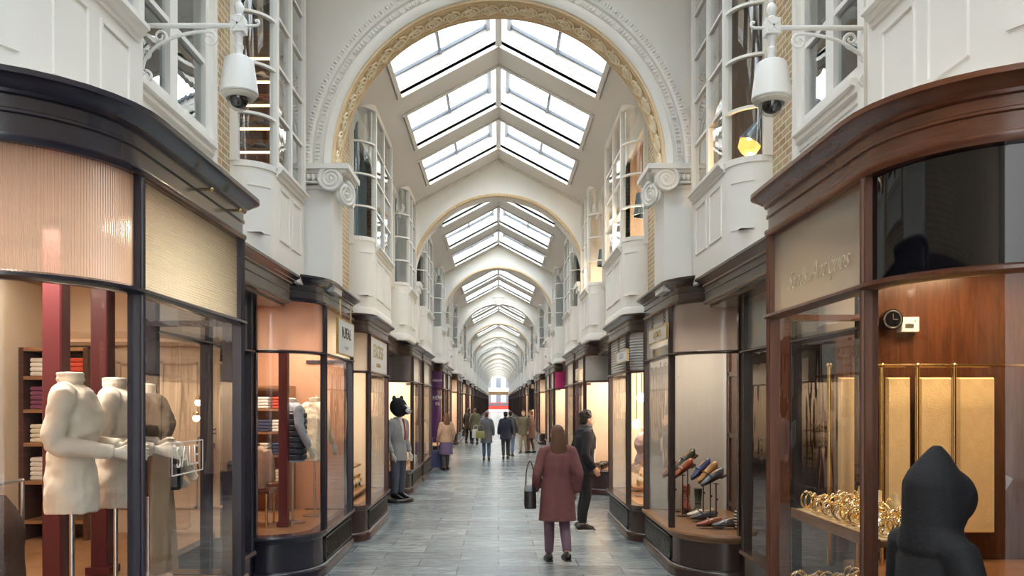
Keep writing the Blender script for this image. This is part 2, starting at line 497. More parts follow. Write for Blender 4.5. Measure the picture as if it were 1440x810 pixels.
    m = MB(); m.quad((s * (x0 + .02), Dn, z0), (s * x1, Dn, z0), (s * x1, Dn, z1), (s * (x0 + .02), Dn, z1)); structure(m, 'wall_' + sd, wm, smooth=False)
    m = MB(); m.quad((s * (Xw + .1), Dn, z1), (s * x1, Dn, z1), (s * x1, Df, z1), (s * (Xw + .1), Df, z1)); structure(m, 'ceiling', wm, smooth=False)
    if light:
        for (lx, ly, lz, e, col, sx, sy) in light:
            arealight(s * lx, ly, lz, e, col, sx, sy)
    return root, b

def arealight(x, y, z, e, col=(1, .72, .42), sx=.4, sy=.4, rot=(0, 0, 0)):
    ld = bpy.data.lights.new('shop_light', 'AREA'); ld.shape = 'RECTANGLE'; ld.size = sx; ld.size_y = sy; ld.energy = e; ld.color = col
    lo = bpy.data.objects.new('shop_light', ld); link(lo); lo.location = (x, y, z); lo.rotation_euler = rot
    return lo

def recess(s, Xf, Xw, Da, Dm, Db, label, paint, zg=3.02, zc=3.30, zt=2.48, zs=.5, wall=2.45):
    """shop doorway set back between two bows: fascia on Xf, side window on Xw from Da to Dm, door deeper from Dm to Db"""
    root = empty('shop_doorway', (s * Xw, (Da + Db) / 2, 0), label, 'doorway', world=True)
    pth = [(Xf, Da + .125, -1, 0), (Xf, Db - .125, -1, 0)]
    m = MB(); m.sweep(s, pth, fascia_prof(zg, zc)); m.build('fascia', paint, root)
    Xd = Xw + .4
    m = MB(); m.box(*sorted((s * (Xf + .04), s * (Xd + .1))), Da + .06, Db - .06, zg - .02, zg + .03); m.build('soffit', paint, root, smooth=False)
    for d in (Da + .1, (Da + Dm) / 2, Dm - .03):
        post_mb(s, Xw, d, -1, 0, zs - .05 if d < Dm - .1 else zs - .05, zg, .075, .08).build('upright', paint, root)
    p1 = [(Xw, Da + .06, -1, 0), (Xw, Dm, -1, 0), (Xw + .02, Dm + .0, 0, 1), (Xd, Dm + .0, 0, 1)]
    m = MB(); m.sweep(s, p1[:2], [(-.03, zt - .02), (.03, zt - .02), (.06, zt - .005), (.06, zt + .008), (.03, zt + .02), (-.03, zt + .02)]); m.build('transom', paint, root)
    m = MB(); m.sweep(s, p1[:2], [(0, zt), (0, zg)], close=False); m.build('glass_pane', OBSCURE, root, recalc=False)
    m = MB(); m.sweep(s, p1[:2], [(0, zs), (0, zt)], close=False); m.build('glass_pane', CLEAR, root, recalc=False)
    m = MB(); m.sweep(s, [(Xd, Dm, 0, 1), (Xw, Dm, 0, 1)], [(0, zs), (0, zg)], close=False); m.build('glass_pane', CLEAR, root, recalc=False)
    m = MB(); m.sweep(s, p1[:2], [(-.08, zs - .07), (.03, zs - .07), (.07, zs - .035), (.06, zs), (-.08, zs)]); m.box(*sorted((s * (Xw - .01), s * Xd)), Da + .06, Dm, 0, zs - .07); m.build('stallriser', paint, root)
    d = MB()
    x0, x1 = Xd + .02, Xd + .06
    d.box(*sorted((s * x0, s * x1)), Dm + .02, Dm + .12, .02, zt - .03); d.box(*sorted((s * x0, s * x1)), Db - .12, Db - .02, .02, zt - .03)
    d.box(*sorted((s * x0, s * x1)), Dm + .12, Db - .12, .02, .75); d.box(*sorted((s * x0, s * x1)), Dm + .12, Db - .12, zt - .14, zt - .03)
    dr = d.build('door', paint, root, smooth=False)
    m = MB(); m.quad((s * (Xd + .04), Dm + .12, .75), (s * (Xd + .04), Db - .12, .75), (s * (Xd + .04), Db - .12, zt - .14), (s * (Xd + .04), Dm + .12, zt - .14)); m.build('door_glass', CLEAR, dr, recalc=False)
    X_ = Xd + .01
    m = MB(); m.tube([(s * (X_ - .05), Dm + .07, .95), (s * (X_ - .05), Dm + .07, 1.25)], .012, 8); m.tube([(s * (X_ - .05), Dm + .07, .97), (s * (X_ + .02), Dm + .07, .97)], .009, 6); m.tube([(s * (X_ - .05), Dm + .07, 1.23), (s * (X_ + .02), Dm + .07, 1.23)], .009, 6)
    m.build('door_handle', BRASS, dr)
    m = MB(); m.quad((s * (Xd + .04), Dm, zt), (s * (Xd + .04), Db, zt), (s * (Xd + .04), Db, zg), (s * (Xd + .04), Dm, zg)); m.build('fanlight', OBSCURE, root, recalc=False)
    if wall > Xf + .15:
        m = MB(); m.box(*sorted((s * (Xf - .09), s * (wall - .005))), Da + .13, Db - .13, zc - .04, zc - .006); m.build('lead_flashing', WHITE, root)
    nm = 'wall_left' if s < 0 else 'wall_right'
    m = MB(); m.quad((s * (Xw + 1.6), Da, 0), (s * (Xw + 1.6), Db, 0), (s * (Xw + 1.6), Db, zg), (s * (Xw + 1.6), Da, zg)); structure(m, nm, WALLWARM, smooth=False)
    m = MB(); m.quad((s * (Xw + .17), Db, 0), (s * (Xw + 1.6), Db, 0), (s * (Xw + 1.6), Db, zg), (s * (Xw + .17), Db, zg)); structure(m, nm, paint, smooth=False)
    m = MB(); m.quad((s * (Xw + .1), Da, zg + .04), (s * (Xw + .1), Db, zg + .04), (s * (Xw + 1.6), Db, zg + .04), (s * (Xw + 1.6), Da, zg + .04)); structure(m, 'ceiling', WALLWARM, smooth=False)
    return root

# ------------------------------------------------------------------ upper storey: bays, brick, casements
WN = [0]
def wname():
    WN[0] += 1
    return 'window_%d' % WN[0]

def bay(s, X, D0, D1, r, Xw, zs=4.16, zcurve=4.27, ztop=6.1, row=.465, room=ROOMGREY, zb=3.2, cols=2, cornice=True, panels=True, detail=True, depth=1.6, base=True):
    b = bow(X, D0, D1, r, Xw, 8 if detail else 4)
    root = empty(wname(), (s * X, (D0 + D1) / 2, zb), kind='structure', world=True)
    # panelled apron
    m = MB(); m.sweep(s, b['all'], [(0, zb), (0, zs - .02), (-.05, zs - .02), (-.05, zb)])
    if detail:
        for key in ('near', 'far'):
            m.sweep(s, b[key], [(0, zs - .03), (0, zcurve), (-.05, zcurve), (-.05, zs - .03)])
        if base: m.sweep(s, b['all'], [(0, zb + .02), (.015, zb + .02), (.015, zb + .12), (.006, zb + .14), (0, zb + .14)])
        wd = (D1 - D0 - .12)
        for c in range(2):
            a0 = D0 + .06 + c * wd / 2 + .06; a1 = a0 + wd / 2 - .12
            z0, z1 = zb + .3, zs - .16
            for q0, q1, y0, y1 in ((a0 + .018, a1 - .018, z0, z0 + .018), (a0 + .018, a1 - .018, z1 - .018, z1), (a0, a0 + .018, z0, z1), (a1 - .018, a1, z0, z1)):
                m.box(*sorted((s * (X - .012), s * (X + .01))), q0, q1, y0, y1)
        pa = b['near'][2:-2]
        for z0 in (zb + .3, zcurve - .2):
            m.sweep(s, pa, [(-.005, z0), (.01, z0), (.01, z0 + .018), (-.005, z0 + .018)])
    m.build('apron_panel', WHITE, root, smooth=True)
    if detail:
        m = MB(); fp = [(X, D0 + .0, -1, 0), (X, D1, -1, 0)]
        m.sweep(s, fp, [(-.02, zs - .09), (.015, zs - .09), (.02, zs - .06), (.045, zs - .05), (.05, zs - .03), (.07, zs - .02), (.07, zs + .005), (-.02, zs + .005)]); m.build('sill', WHITE, root)
    # frame
    m = MB()
    m.sweep(s, b['all'], [(-.05, ztop - .02), (.012, ztop - .02), (.012, ztop + .14), (-.05, ztop + .14)])
    w = .075
    for key, zz in (('near', zcurve), ('far', zcurve)):
        pth = b[key]
        for (a, d, na, nd) in (pth[0], pth[-1]):
            ta, td = -nd, na
            def pt(u, o, z): return (s * (a + ta * u + na * o), d + td * u + nd * o, z)
            m.rings([[pt(u, o, z) for u, o in ((-w / 2, -.05), (-w / 2, .02), (w / 2, .02), (w / 2, -.05))] for z in (zs - .02, ztop)])
        z = zz
        m.sweep(s, pth, [(-.04, z - .03), (.012, z - .03), (.012, z + .025), (-.04, z + .025)])
        while z + row < ztop - .1:
            z += row
            m.sweep(s, pth, [(-.03, z - .012), (.012, z - .012), (.012, z + .012), (-.03, z + .012)])
    xo, xi = X - .012, X + .05
    for c in range(1, cols):
        d = D0 + (D1 - D0) * c / cols
        m.box(*sorted((s * xo, s * xi)), d - .035, d + .035, zs, ztop)
    m.box(*sorted((s * (xo - .003), s * (xi - .003))), D0, D1, zs - .003, zs + .07)
    z = zs + .07
    while z + row < ztop - .1:
        z += row
        m.box(*sorted((s * (X - .004), s * (X + .04))), D0, D1, z - .014, z + .014)
    m.build('window_frame', WHITE, root, smooth=False)
    for key, z0 in (('near', zcurve), ('flat', zs), ('far', zcurve)):
        m = MB(); m.sweep(s, b[key], [(-.015, z0), (-.015, ztop)], close=False); m.build('glass_pane', WINGLASS, root, recalc=False, angle=1.2)
    zcap = ztop + .14
    if cornice:
        m = MB(); m.sweep(s, b['all'], [(-.05, zcap), (.02, zcap), (.03, zcap + .1), (.06, zcap + .14), (.06, zcap + .17), (.12, zcap + .22), (.16, zcap + .28), (.18, zcap + .29), (.18, zcap + .35), (-.05, zcap + .35)]); m.build('cornice', WHITE, root)
        rg = [[(s * (a + na * .17), d + nd * .17, zcap + .345), (s * (Xw + .2), d + nd * .17, zcap + .345), (s * (Xw + .2), d + nd * .17, zcap + .3), (s * (a + na * .17), d + nd * .17, zcap + .3)] for a, d, na, nd in (b['near'] + b['far'])]
        m = MB(); m.rings(rg); m.build('bay_roof', WHITE, root, smooth=False)
    else:
        m = MB(); m.sweep(s, b['all'], [(0, zcap), (0, 8.2), (-.05, 8.2), (-.05, zcap)]); m.build('parapet', WHITE, root)
    # room behind
    m = MB()
    x0, x1, y0, y1, z0, z1 = Xw - .02, Xw + depth, D0 - r + .02, D1 + r - .02, zb + .3, zcap
    m.quad((s * x1, y0, z0), (s * x1, y1, z0), (s * x1, y1, z1), (s * x1, y0, z1))
    for y in (y0, y1): m.quad((s * x0, y, z0), (s * x1, y, z0), (s * x1, y, z1), (s * x0, y, z1))
    for z in (z0, z1): m.quad((s * (X + .06), y0, z), (s * x1, y0, z), (s * x1, y1, z), (s * (X + .06), y1, z))
    structure(m, 'wall_left' if s < 0 else 'wall_right', room, smooth=False)
    return root, b

def brick(s, Xw, d0, d1, z0=3.2, z1=8.2):
    m = MB(); m.box(*sorted((s * Xw, s * (Xw + .12))), d0, d1, z0, z1)
    structure(m, 'wall_left' if s < 0 else 'wall_right', BRICK, smooth=False)

def casement(s, Xw, d0, d1, zs=4.12, zt=6.6, row=.56):
    root = empty(wname(), (s * Xw, (d0 + d1) / 2, zs), kind='structure', world=True)
    m = MB()
    def bx(x0, x1, *q): m.box(*sorted((s * x0, s * x1)), *q)
    for a, b_ in ((d0, d0 + .1), (d1 - .1, d1)): bx(Xw - .05, Xw + .12, a, b_, zs - .45, zt)
    bx(Xw - .046, Xw + .116, d0 + .1, d1 - .1, zs - .446, zs - .4)
    bx(Xw - .02, Xw + .1, d0 + .1, d1 - .1, zs - .4, zs - .06)
    m.build('surround', WHITE, root, smooth=False)
    m = MB(); pth = [(Xw, d0 + .1, -1, 0), (Xw, d1 - .1, -1, 0)]
    m.sweep(s, pth, [(-.02, zs - .16), (.03, zs - .16), (.035, zs - .12), (.06, zs - .1), (.065, zs - .06), (.09, zs - .05), (.09, zs - .01), (-.02, zs)]); m.build('sill', WHITE, root)
    m = MB()
    a0, a1 = d0 + .1, d1 - .1; mid = (a0 + a1) / 2
    for a, b_ in ((a0, a0 + .07), (mid - .07, mid + .07), (a1 - .07, a1)): bx(Xw - .01, Xw + .05, a, b_, zs, zt)
    bx(Xw - .013, Xw + .047, a0, a1, zs - .004, zs + .1)
    z = zs + .1
    while z + row < zt:
        z += row; bx(Xw, Xw + .045, a0, a1, z - .02, z + .02)
    m.build('window_frame', WHITE, root, smooth=False)
    m = MB(); m.quad((s * (Xw + .03), a0, zs), (s * (Xw + .03), a1, zs), (s * (Xw + .03), a1, zt), (s * (Xw + .03), a0, zt)); m.build('glass_pane', WINGLASS, root, recalc=False)
    m = MB(); x0, x1 = Xw + .1, Xw + 1.5
    m.quad((s * x1, d0 - .3, zs - .3), (s * x1, d1 + .3, zs - .3), (s * x1, d1 + .3, zt), (s * x1, d0 - .3, zt))
    for y in (d0 - .3, d1 + .3): m.quad((s * x0, y, zs - .3), (s * x1, y, zs - .3), (s * x1, y, zt), (s * x0, y, zt))
    for z in (zs - .3, zt): m.quad((s * x0, d0 - .3, z), (s * x1, d0 - .3, z), (s * x1, d1 + .3, z), (s * x0, d1 + .3, z))
    structure(m, 'wall_left' if s < 0 else 'wall_right', ROOMGREY, smooth=False)

# ------------------------------------------------------------------ arches
TN = [0]
def tname():
    TN[0] += 1
    return 'trim_%d' % TN[0]

def arch(D, Xo, apex, slope, RA=RA, ZC=ZC, rich=False, key=False, dentil=True, pier=True, Xp=1.78):
    root = empty(tname(), (0, D, ZC), kind='structure', world=True)
    n = 56
    def outer(t):
        c, sn = math.cos(t), math.sin(t)
        best = 1e9
        if abs(c) > 1e-6: best = min(best, Xo / abs(c))
        # z = apex - slope*|x|
        best = min(best, (apex - ZC) / (sn + slope * abs(c)))
        return best
    m = MB()
    rg = []
    for i in range(n + 1):
        t = PI * i / n; o = outer(t); c, sn = math.cos(t), math.sin(t)
        rg.append([(RA * c, D, ZC + RA * sn), (o * c, D, ZC + o * sn), (o * c, D + AT, ZC + o * sn), (RA * c, D + AT, ZC + RA * sn)])
    m.rings(rg); m.build('arch_wall', WHITE, root, smooth=True, angle=.5)
    if pier:
        for s in (-1, 1):
            m = MB(); m.box(*sorted((s * Xp, s * Xo)), D + .02, D + AT - .02, 3.2, ZC); 
            if not rich:
                m.box(*sorted((s * (Xp - .06), s * Xo)), D - .03, D + AT + .03, ZC - .1, ZC); m.box(*sorted((s * (Xp - .03), s * Xo)), D, D + AT, ZC - .2, ZC - .1)
            m.build('pier', WHITE, root, smooth=False)
    m = MB()
    if rich:
        m.arc([(RA, D - .02), (RA + .03, D - .05), (RA + .075, D - .055), (RA + .085, D - .03), (RA + .105, D - .03), (RA + .115, D + .01), (RA, D + .01)], ZC, n=72)
        m.arc([(RA + .125, D - .02), (RA + .165, D - .02), (RA + .165, D + .01), (RA + .125, D + .01)], ZC, n=72)
        m.arc([(RA + .20, D), (RA + .21, D - .04), (RA + .24, D - .06), (RA + .30, D - .065), (RA + .31, D - .03), (RA + .33, D - .03), (RA + .33, D + .01), (RA + .20, D + .01)], ZC, n=72)
        m.build('archivolt', WHITE, root)
        m = MB()
        for i in range(150):
            if i % 6 == 5: continue
            t = PI * (i + .5) / 150
            c, sn = math.cos(t), math.sin(t)
            M = Matrix(((c, 0, -sn), (0, 1, 0), (sn, 0, c))).to_3x3()
            r = RA + .152
            m.obox((r * c, D - .032, ZC + r * sn), (.045, .04, .024), M)
        m.build('dentil_course', WHITE, root, smooth=False)
        m = MB()
        for i in range(88):
            t = PI * (i + .5) / 88
            c, sn = math.cos(t), math.sin(t)
            M = Matrix(((c, 0, -sn), (0, 1, 0), (sn, 0, c))).to_3x3()
            r = RA + .262
            m.ball((r * c, D - .062, ZC + r * sn), (.026, .022, .018), 8, 5, M)
            t = PI * i / 88; c, sn = math.cos(t), math.sin(t)
            M = Matrix(((c, 0, -sn), (0, 1, 0), (sn, 0, c))).to_3x3()
            m.obox((r * c, D - .064, ZC + r * sn), (.06, .02, .008), M)
        m.build('egg_and_dart_course', WHITE, root)
        # gilded soffit with scroll ornament
        m = MB(); m.arc([(RA - .004, D + .02), (RA - .004, D + AT - .02), (RA + .01, D + AT - .02), (RA + .01, D + .02)], ZC, n=72)
        for y in (D + .03, D + .08, D + AT - .08, D + AT - .03):
            m.arc([(RA - .022, y - .012), (RA - .022, y + .012), (RA, y + .018), (RA, y - .018)], ZC, n=72)
        m.build('gilded_soffit', GOLD, root)
        m = MB()
        ns = 26
        for i in range(ns):
            t0 = PI * (i + .5) / ns
            for half in (1, -1):
                pts = []
                for k in range(15):
                    u = k / 14
                    rr = .085 * (1 - u * .85)
                    an = u * 3.6 * PI * half + (PI / 2 if half > 0 else -PI / 2)
                    # local coordinates: along the arch, across the soffit
                    la = rr * 1.3 * math.cos(an) + half * .02; lb = rr * math.sin(an)
                    t = t0 + la / RA
                    y = D + AT / 2 + lb * 1.25 + half * .012
                    r = RA - .02
                    pts.append((r * math.cos(t), y, ZC + r * math.sin(t)))
                m.tube(pts, [.016 * (1 - .4 * k / 14) for k in range(15)], 5)
            t = t0 + PI / ns / 2 * 2
            for dy, ll in ((0, .05), (.06, .03), (-.06, .03), (.1, .025), (-.1, .025)):
                r = RA - .008; tt = t0 + PI / ns + (0 if dy == 0 else .012)
                M = Matrix(((math.cos(tt), 0, -math.sin(tt)), (0, 1, 0), (math.sin(tt), 0, math.cos(tt)))).to_3x3()
                m.ball((r * math.cos(tt), D + AT / 2 + dy, ZC + r * math.sin(tt)), (.02, .022, ll * .7), 8, 5, M)
        m.build('scroll_ornament', GOLDHI, root)
    else:
        m.arc([(RA - .005, D - .01), (RA + .05, D - .012), (RA + .055, D + .01), (RA + .0, D + .01)], ZC, n=56)
        m.arc([(RA - .006, D + .0), (RA - .006, D + .10), (RA + .004, D + .10), (RA + .004, D)], ZC, n=56)
        for i in range(120):
            t = PI * (i + .5) / 120
            m.ball((( RA + .02) * math.cos(t), D - .014, ZC + (RA + .02) * math.sin(t)), (.02, .012, .02), 6, 4)
        m.build('gilded_rope_moulding', GOLD if not key else WHITE, root)
        if key:
            m = MB(); m.arc([(RA + .1, D - .05), (RA + .2, D - .05), (RA + .2, D + .01), (RA + .1, D + .01)], ZC, n=56); m.arc([(RA + .0, D - .1), (RA + .06, D - .1), (RA + .06, D + .01), (RA + .0, D + .01)], ZC, n=56); m.build('archivolt', WHITE, root)
    if key:
        m = MB(); z0 = ZC + RA
        m.rings([[(-.12, D - .12, z0 - .05), (.12, D - .12, z0 - .05), (.12, D, z0 - .05), (-.12, D, z0 - .05)], [(-.17, D - .2, z0 + .3), (.17, D - .2, z0 + .3), (.17, D, z0 + .3), (-.17, D, z0 + .3)]])
        m.box(-.21, .21, D - .24, D, z0 + .3, z0 + .36)
        for sx in (-.07, .07): m.tube([(sx, D - .15, z0 - .03), (sx * 1.3, D - .215, z0 + .28)], .03, 8)
        m.build('keystone', WHITE, root)
    if dentil:
        m = MB()
        k = 34
        for s in (-1, 1):
            L = Xo
            M = Matrix.Rotation(-s * -math.atan(SLOPE) , 3, 'Y')
            m.obox((s * L / 2, D - .03, apex - SLOPE * L / 2 - .07), (L * 1.13, .06, .05), M)
            for i in range(k):
                x = L * (i + .5) / k
                m.obox((s * x, D - .07, apex - SLOPE * x - .10), (.032, .06, .045), M)
        m.build('gable_dentil_course', CREAM, root, smooth=False)
    return root

def ceiling_section(d0, d1, lights, ridge=RIDGE, Xo=2.2, xs=1.42, kerb=.3, bars=True):
    """two slopes with skylight wells; lights: list of (near, far)"""
    m = MB()
    def z(x): return ridge - SLOPE * x
    def slab(s, x0, x1, y0, y1):
        th = .08
        vs = [(s * x, y, z(x) + dz) for x in (x0, x1) for y in (y0, y1) for dz in (0, th)]
        m.add(vs, [(0, 1, 3, 2), (4, 6, 7, 5), (0, 4, 5, 1), (2, 3, 7, 6), (0, 2, 6, 4), (1, 5, 7, 3)])
    for s in (-1, 1):
        y = d0
        for a, b_ in lights:
            slab(s, 0, Xo, y, a); slab(s, xs, Xo, a, b_); y = b_
        slab(s, 0, Xo, y, d1)
    structure(m, 'ceiling', CEIL, smooth=False)
    for a, b_ in lights:
        root = empty(wname(), (0, (a + b_) / 2, ridge), kind='structure', world=True)
        k = MB(); g = MB(); br = MB(); beads = MB()
        for s in (-1, 1):
            nrm = Vector((s * SLOPE, 0, 1)).normalized()
            def q(x, y, h): return tuple(Vector((s * x, y, z(x))) + nrm * h)
            x0, x1 = .0, xs
            t = .05
            # kerb sides (hollow box walls)
            def wallbox(xa, xb, ya, yb, h0, h1):
                vs = [q(x, y, h) for x in (xa, xb) for y in (ya, yb) for h in (h0, h1)]
                k.add(vs, [(0, 1, 3, 2), (4, 6, 7, 5), (0, 4, 5, 1), (2, 3, 7, 6), (0, 2, 6, 4), (1, 5, 7, 3)])
            wallbox(x0, x1 + t, b_, b_ + t, -.0, kerb); wallbox(x0, x1 + t, a - t, a, -.0, kerb); wallbox(x1, x1 + t, a, b_, 0, kerb)
            # white lip round the opening, stepped boards
            wallbox(x0, x1 + t, b_ - .02, b_ + .02, -.03, .02); wallbox(x0, x1 + t, a - .02, a + .02, -.03, .02); wallbox(x1 - .02, x1 + .03, a, b_, -.03, .02)
            for h in (.1, .18): wallbox(x0, x1, b_ - .012, b_, h, h + .02)
            g.quad(q(0, a, kerb), q(x1, a, kerb), q(x1, b_, kerb), q(0, b_, kerb))
            def bar(xa, xb, ya, yb, h0, h1):
                vs = [q(x, y, h) for x in (xa, xb) for y in (ya, yb) for h in (h0, h1)]
                br.add(vs, [(0, 1, 3, 2), (4, 6, 7, 5), (0, 4, 5, 1), (2, 3, 7, 6), (0, 2, 6, 4), (1, 5, 7, 3)])
            bar(.69, .72, a, b_, kerb - .03, kerb + .03); bar(0, .05, a, b_, kerb - .05, kerb + .03)
            bar(0, x1, b_ - .04, b_, kerb - .01, kerb + .035)
            for i in range(46):
                x = .03 + (xs - .03) * (i + .5) / 46
                for yy in (b_ + .03, a - .03):
                    c = q(x, yy, -.012); 
                    if i % 4 != 3: beads.obox(c, (.02, .03, .02))
        k.box(-.045, .045, a, b_, ridge - .02 + .0, ridge + .06)
        k.build('kerb', WHITE, root, smooth=False)
        g.build('glass_pane', SKYGLASS, root, recalc=False, smooth=False)
        br.build('glazing_bar', mat('skylight_bar_paint', (.16, .18, .22), .4), root, smooth=False)
        beads.build('bead_moulding', CREAM, root, smooth=False)
# ------------------------------------------------------------------ build the shell
nA = len(ARCH)
# roofs
ceiling_section(-4.0, ARCH[0], [(-2.6, -1.0), (.4, 2.0), (3.2, 4.8), (6.0, 7.6)], ridge=7.75, Xo=2.7, xs=1.7)
ceiling_section(ARCH[0] + AT, ARCH[1], [(10.1, 11.8), (12.5, 14.2), (14.85, 16.55)])
for i in range(1, nA):
    d0 = ARCH[i] + AT; d1 = ARCH[i + 1] if i + 1 < nA else END
    L = d1 - d0
    g = L / 3
    ceiling_section(d0, d1, [(d0 + g * j + g * .22, d0 + g * j + g * .88) for j in range(3)])
arch(ARCH[0], 2.72, 7.95, SLOPE, RA=1.90, ZC=4.63, rich=True, dentil=False, Xp=1.87)
for i in range(1, nA):
    arch(ARCH[i], 2.2, RIDGE + .06, SLOPE, key=(i in (3, 6)), Xp=1.72)

# pilasters and capitals of the first arch
for s in (-1, 1):
    root = empty(tname(), (s * 1.95, ARCH[0], 3.2), kind='structure', world=True)
    D = 8.9; KK = 9.3 / 8.9; ZC_ = 4.49
    m = MB(); m.box(*sorted((s * 1.79, s * 2.2)), D - .04, D + .5, 3.2, 4.26); m.enlarge(KK).build('pilaster_shaft', WHITE, root, smooth=False)
    m = MB()
    m.box(*sorted((s * 1.60, s * 2.3)), D - .16, D + .56, ZC_ - .055, ZC_); m.box(*sorted((s * 1.64, s * 2.3)), D - .12, D + .54, ZC_ - .09, ZC_ - .055)
    m.box(*sorted((s * 1.74, s * 2.3)), D - .09, D + .5, 4.36, ZC_ - .09); m.box(*sorted((s * 1.76, s * 2.3)), D - .06, D + .5, 4.24, 4.28)
    m.enlarge(KK).build('capital_block', WHITE, root, smooth=False)
    m = MB()
    for i in range(8):
        x = 1.84 + i * .052
        m.ball((s * x, D - .1, 4.355), (.022, .03, .04), 8, 6)
        m.ball((s * (x + .026), D - .095, 4.35), (.006, .02, .045), 6, 5)
    for i in range(7):
        m.ball((s * 1.735, D + .06 + i * .055, 4.355), (.03, .022, .04), 8, 6)
    m.tube([(s * 1.8, D - .1, 4.30), (s * 2.3, D - .1, 4.30)], .016, 8)
    m.enlarge(KK).build('egg_and_dart_course', WHITE, root)
    def volute(c, ax, ay, R, out):
        ax, ay = Vector(ax), Vector(ay); nz = Vector(out)
        mm = MB()
        pts = []; rad = []
        K = 46
        for k in range(K):
            u = k / (K - 1); rr = R * (1 - .86 * u); an = PI * .5 - u * 5.2 * PI
            pts.append(Vector(c) + ax * rr * math.cos(an) + ay * rr * math.sin(an)); rad.append(R * (.17 - .08 * u))
        mm.tube(pts, rad, 7)
        mm.ball(c, R * .17, 10, 7)
        M = Matrix((ax, ay, nz)).transposed()
        mm.lathe([(R * .92, -.05), (R * .95, -.03), (R * .8, -.005), (.01, -.005)], c, 24, M)
        return mm
    v1 = volute((s * 1.80, D - .13, 4.33), (s * 1, 0, 0), (0, 0, 1), .135, (0, -1, 0))
    v1.enlarge(KK).build('volute', WHITE, root)
    v2 = volute((s * 1.655, D + .02, 4.20), (-s * .5, .866, 0), (0, 0, 1), .135, (-s * .866, -.5, 0))
    v2.enlarge(KK).build('volute', WHITE, root)
    v3 = volute((s * 1.67, D + .42, 4.26), (0, 1, 0), (0, 0, 1), .13, (-s, 0, 0))
    v3.enlarge(KK).build('volute', WHITE, root)
    m = MB()
    for k in range(7):
        a = k / 6 * 2.4 - .6
        m.ball((s * (1.69 + .05 * math.cos(a)), D - .06 + .05 * math.sin(a), 4.40 - k * .022), (.035, .03, .03), 8, 6)
    for k in range(4): m.ball((s * (1.70 - .02 * k), D - .1 + .05 * k, 4.42), (.03, .03, .045), 8, 6)
    m.enlarge(KK).build('acanthus_leaves', WHITE, root)

# upper storey, first section
for s in (-1, 1):
    da0, da1 = (3.75, 4.80) if s < 0 else (3.55, 4.62)
    db0, db1 = (7.77, 8.86) if s < 0 else (7.62, 8.86)
    bay(s, 2.11, da0, da1, .3, XW1, zs=4.14, zcurve=4.6, ztop=6.5, cornice=False, room=ROOMGREY, base=False)
    bay(s, 2.11, db0, db1, .3, XW1, zs=4.165, zcurve=4.13, ztop=6.5, cornice=False, base=False, room=mat('dark_room_paint', (.20, .15, .12), .7) , zb=3.2)
    ca0, ca1 = (5.30, 7.02) if s < 0 else (5.36, 6.72)
    brick(s, XW1, -4, da0 - .28)
    brick(s, XW1, da1 + .28, ca0); brick(s, XW1, ca1, db0 - .28)
    brick(s, XW1, ca0, ca1, 3.2, 3.68); brick(s, XW1, ca0, ca1, 6.6, 8.2)
    casement(s, XW1, ca0 + .02, ca1 - .02)
# later sections
ROOMS = {(-1, 0, 0): mat('blue_grey_room_paint', (.24, .31, .35), .7), (-1, 0, 1): mat('blue_grey_room_paint', (.24, .31, .35), .7), (1, 0, 0): ROOMPEACH, (1, 0, 1): ROOMPEACH}
BAYS = {}
for i in range(0, nA - 1):
    a = ARCH[i] + AT; b_ = ARCH[i + 1]
    for s in (-1, 1):
        spans = [(11.7, 13.4), (16.1, 17.36)] if i == 0 else [(a + 2.2, a + 3.9), (b_ - 1.4, b_ - .04)]
        y = a
        for j, (q0, q1) in enumerate(spans):
            brick(s, XW2, y, q0 - .28, 3.1)
            BAYS[(s, i, j)] = bay(s, 1.76, q0, q1, .3 if j == 0 else .28, XW2, zs=4.16, zcurve=4.23, ztop=6.08, row=.45, room=ROOMS.get((s, i, j), ROOMGREY), zb=3.13, detail=(i < 3), depth=.8 if (s > 0 and i == 0) else 1.6)
            y = q1 + .28
        # white plate moulding under the eaves along the brick
        m = MB(); m.sweep(s, [(XW2, a, -1, 0), (XW2, b_, -1, 0)], [(-.02, 5.82), (.03, 5.82), (.05, 5.92), (.1, 5.98), (.1, 6.06), (-.02, 6.1)]); structure(m, tname(), WHITE)
for s in (-1, 1):
    a = ARCH[-1] + AT
    brick(s, XW2, a, END, 0, 6.4)
for s in (-1, 1):
    # upper floors stop the sky from looking in above the shops
    m = MB(); m.box(*sorted((s * 4.9, s * 5.0)), -4, END, 0, 8.4); structure(m, 'wall_left' if s < 0 else 'wall_right', ROOMGREY, smooth=False)
    m = MB(); m.box(*sorted((s * 2.2, s * 5.0)), -4, END, 8.2, 8.3); structure(m, 'ceiling', ROOMGREY, smooth=False)
    m = MB(); m.box(*sorted((s * 1.9, s * 5.0)), -4.1, -4, 3.2, 8.4); structure(m, 'wall_left' if s < 0 else 'wall_right', WHITE, smooth=False)  # unseen end wall behind the camera, added to reduce light from the open back
    m = MB(); m.box(*sorted((s * 1.9, s * 5.0)), -4.1, -4, 0, 3.2); structure(m, 'wall_left' if s < 0 else 'wall_right', EBONY, smooth=False)  # lower part of the added end wall, dark to subdue reflections in the glass
    m = MB(); m.box(*sorted((s * 2.42, s * 2.5)), -4, 3.2, 0, 3.28); structure(m, 'wall_left' if s < 0 else 'wall_right', EBONY, smooth=False)

m = MB(); m.box(-1.9, 1.9, -4.1, -4, 5.2, 8.4); structure(m, 'wall_backlight_block', WHITE, smooth=False)  # unseen wall over the open end, added to reduce light from behind
# ------------------------------------------------------------------ shopfronts
WARM = (1, .70, .40)
SOFT = (1, .86, .70)
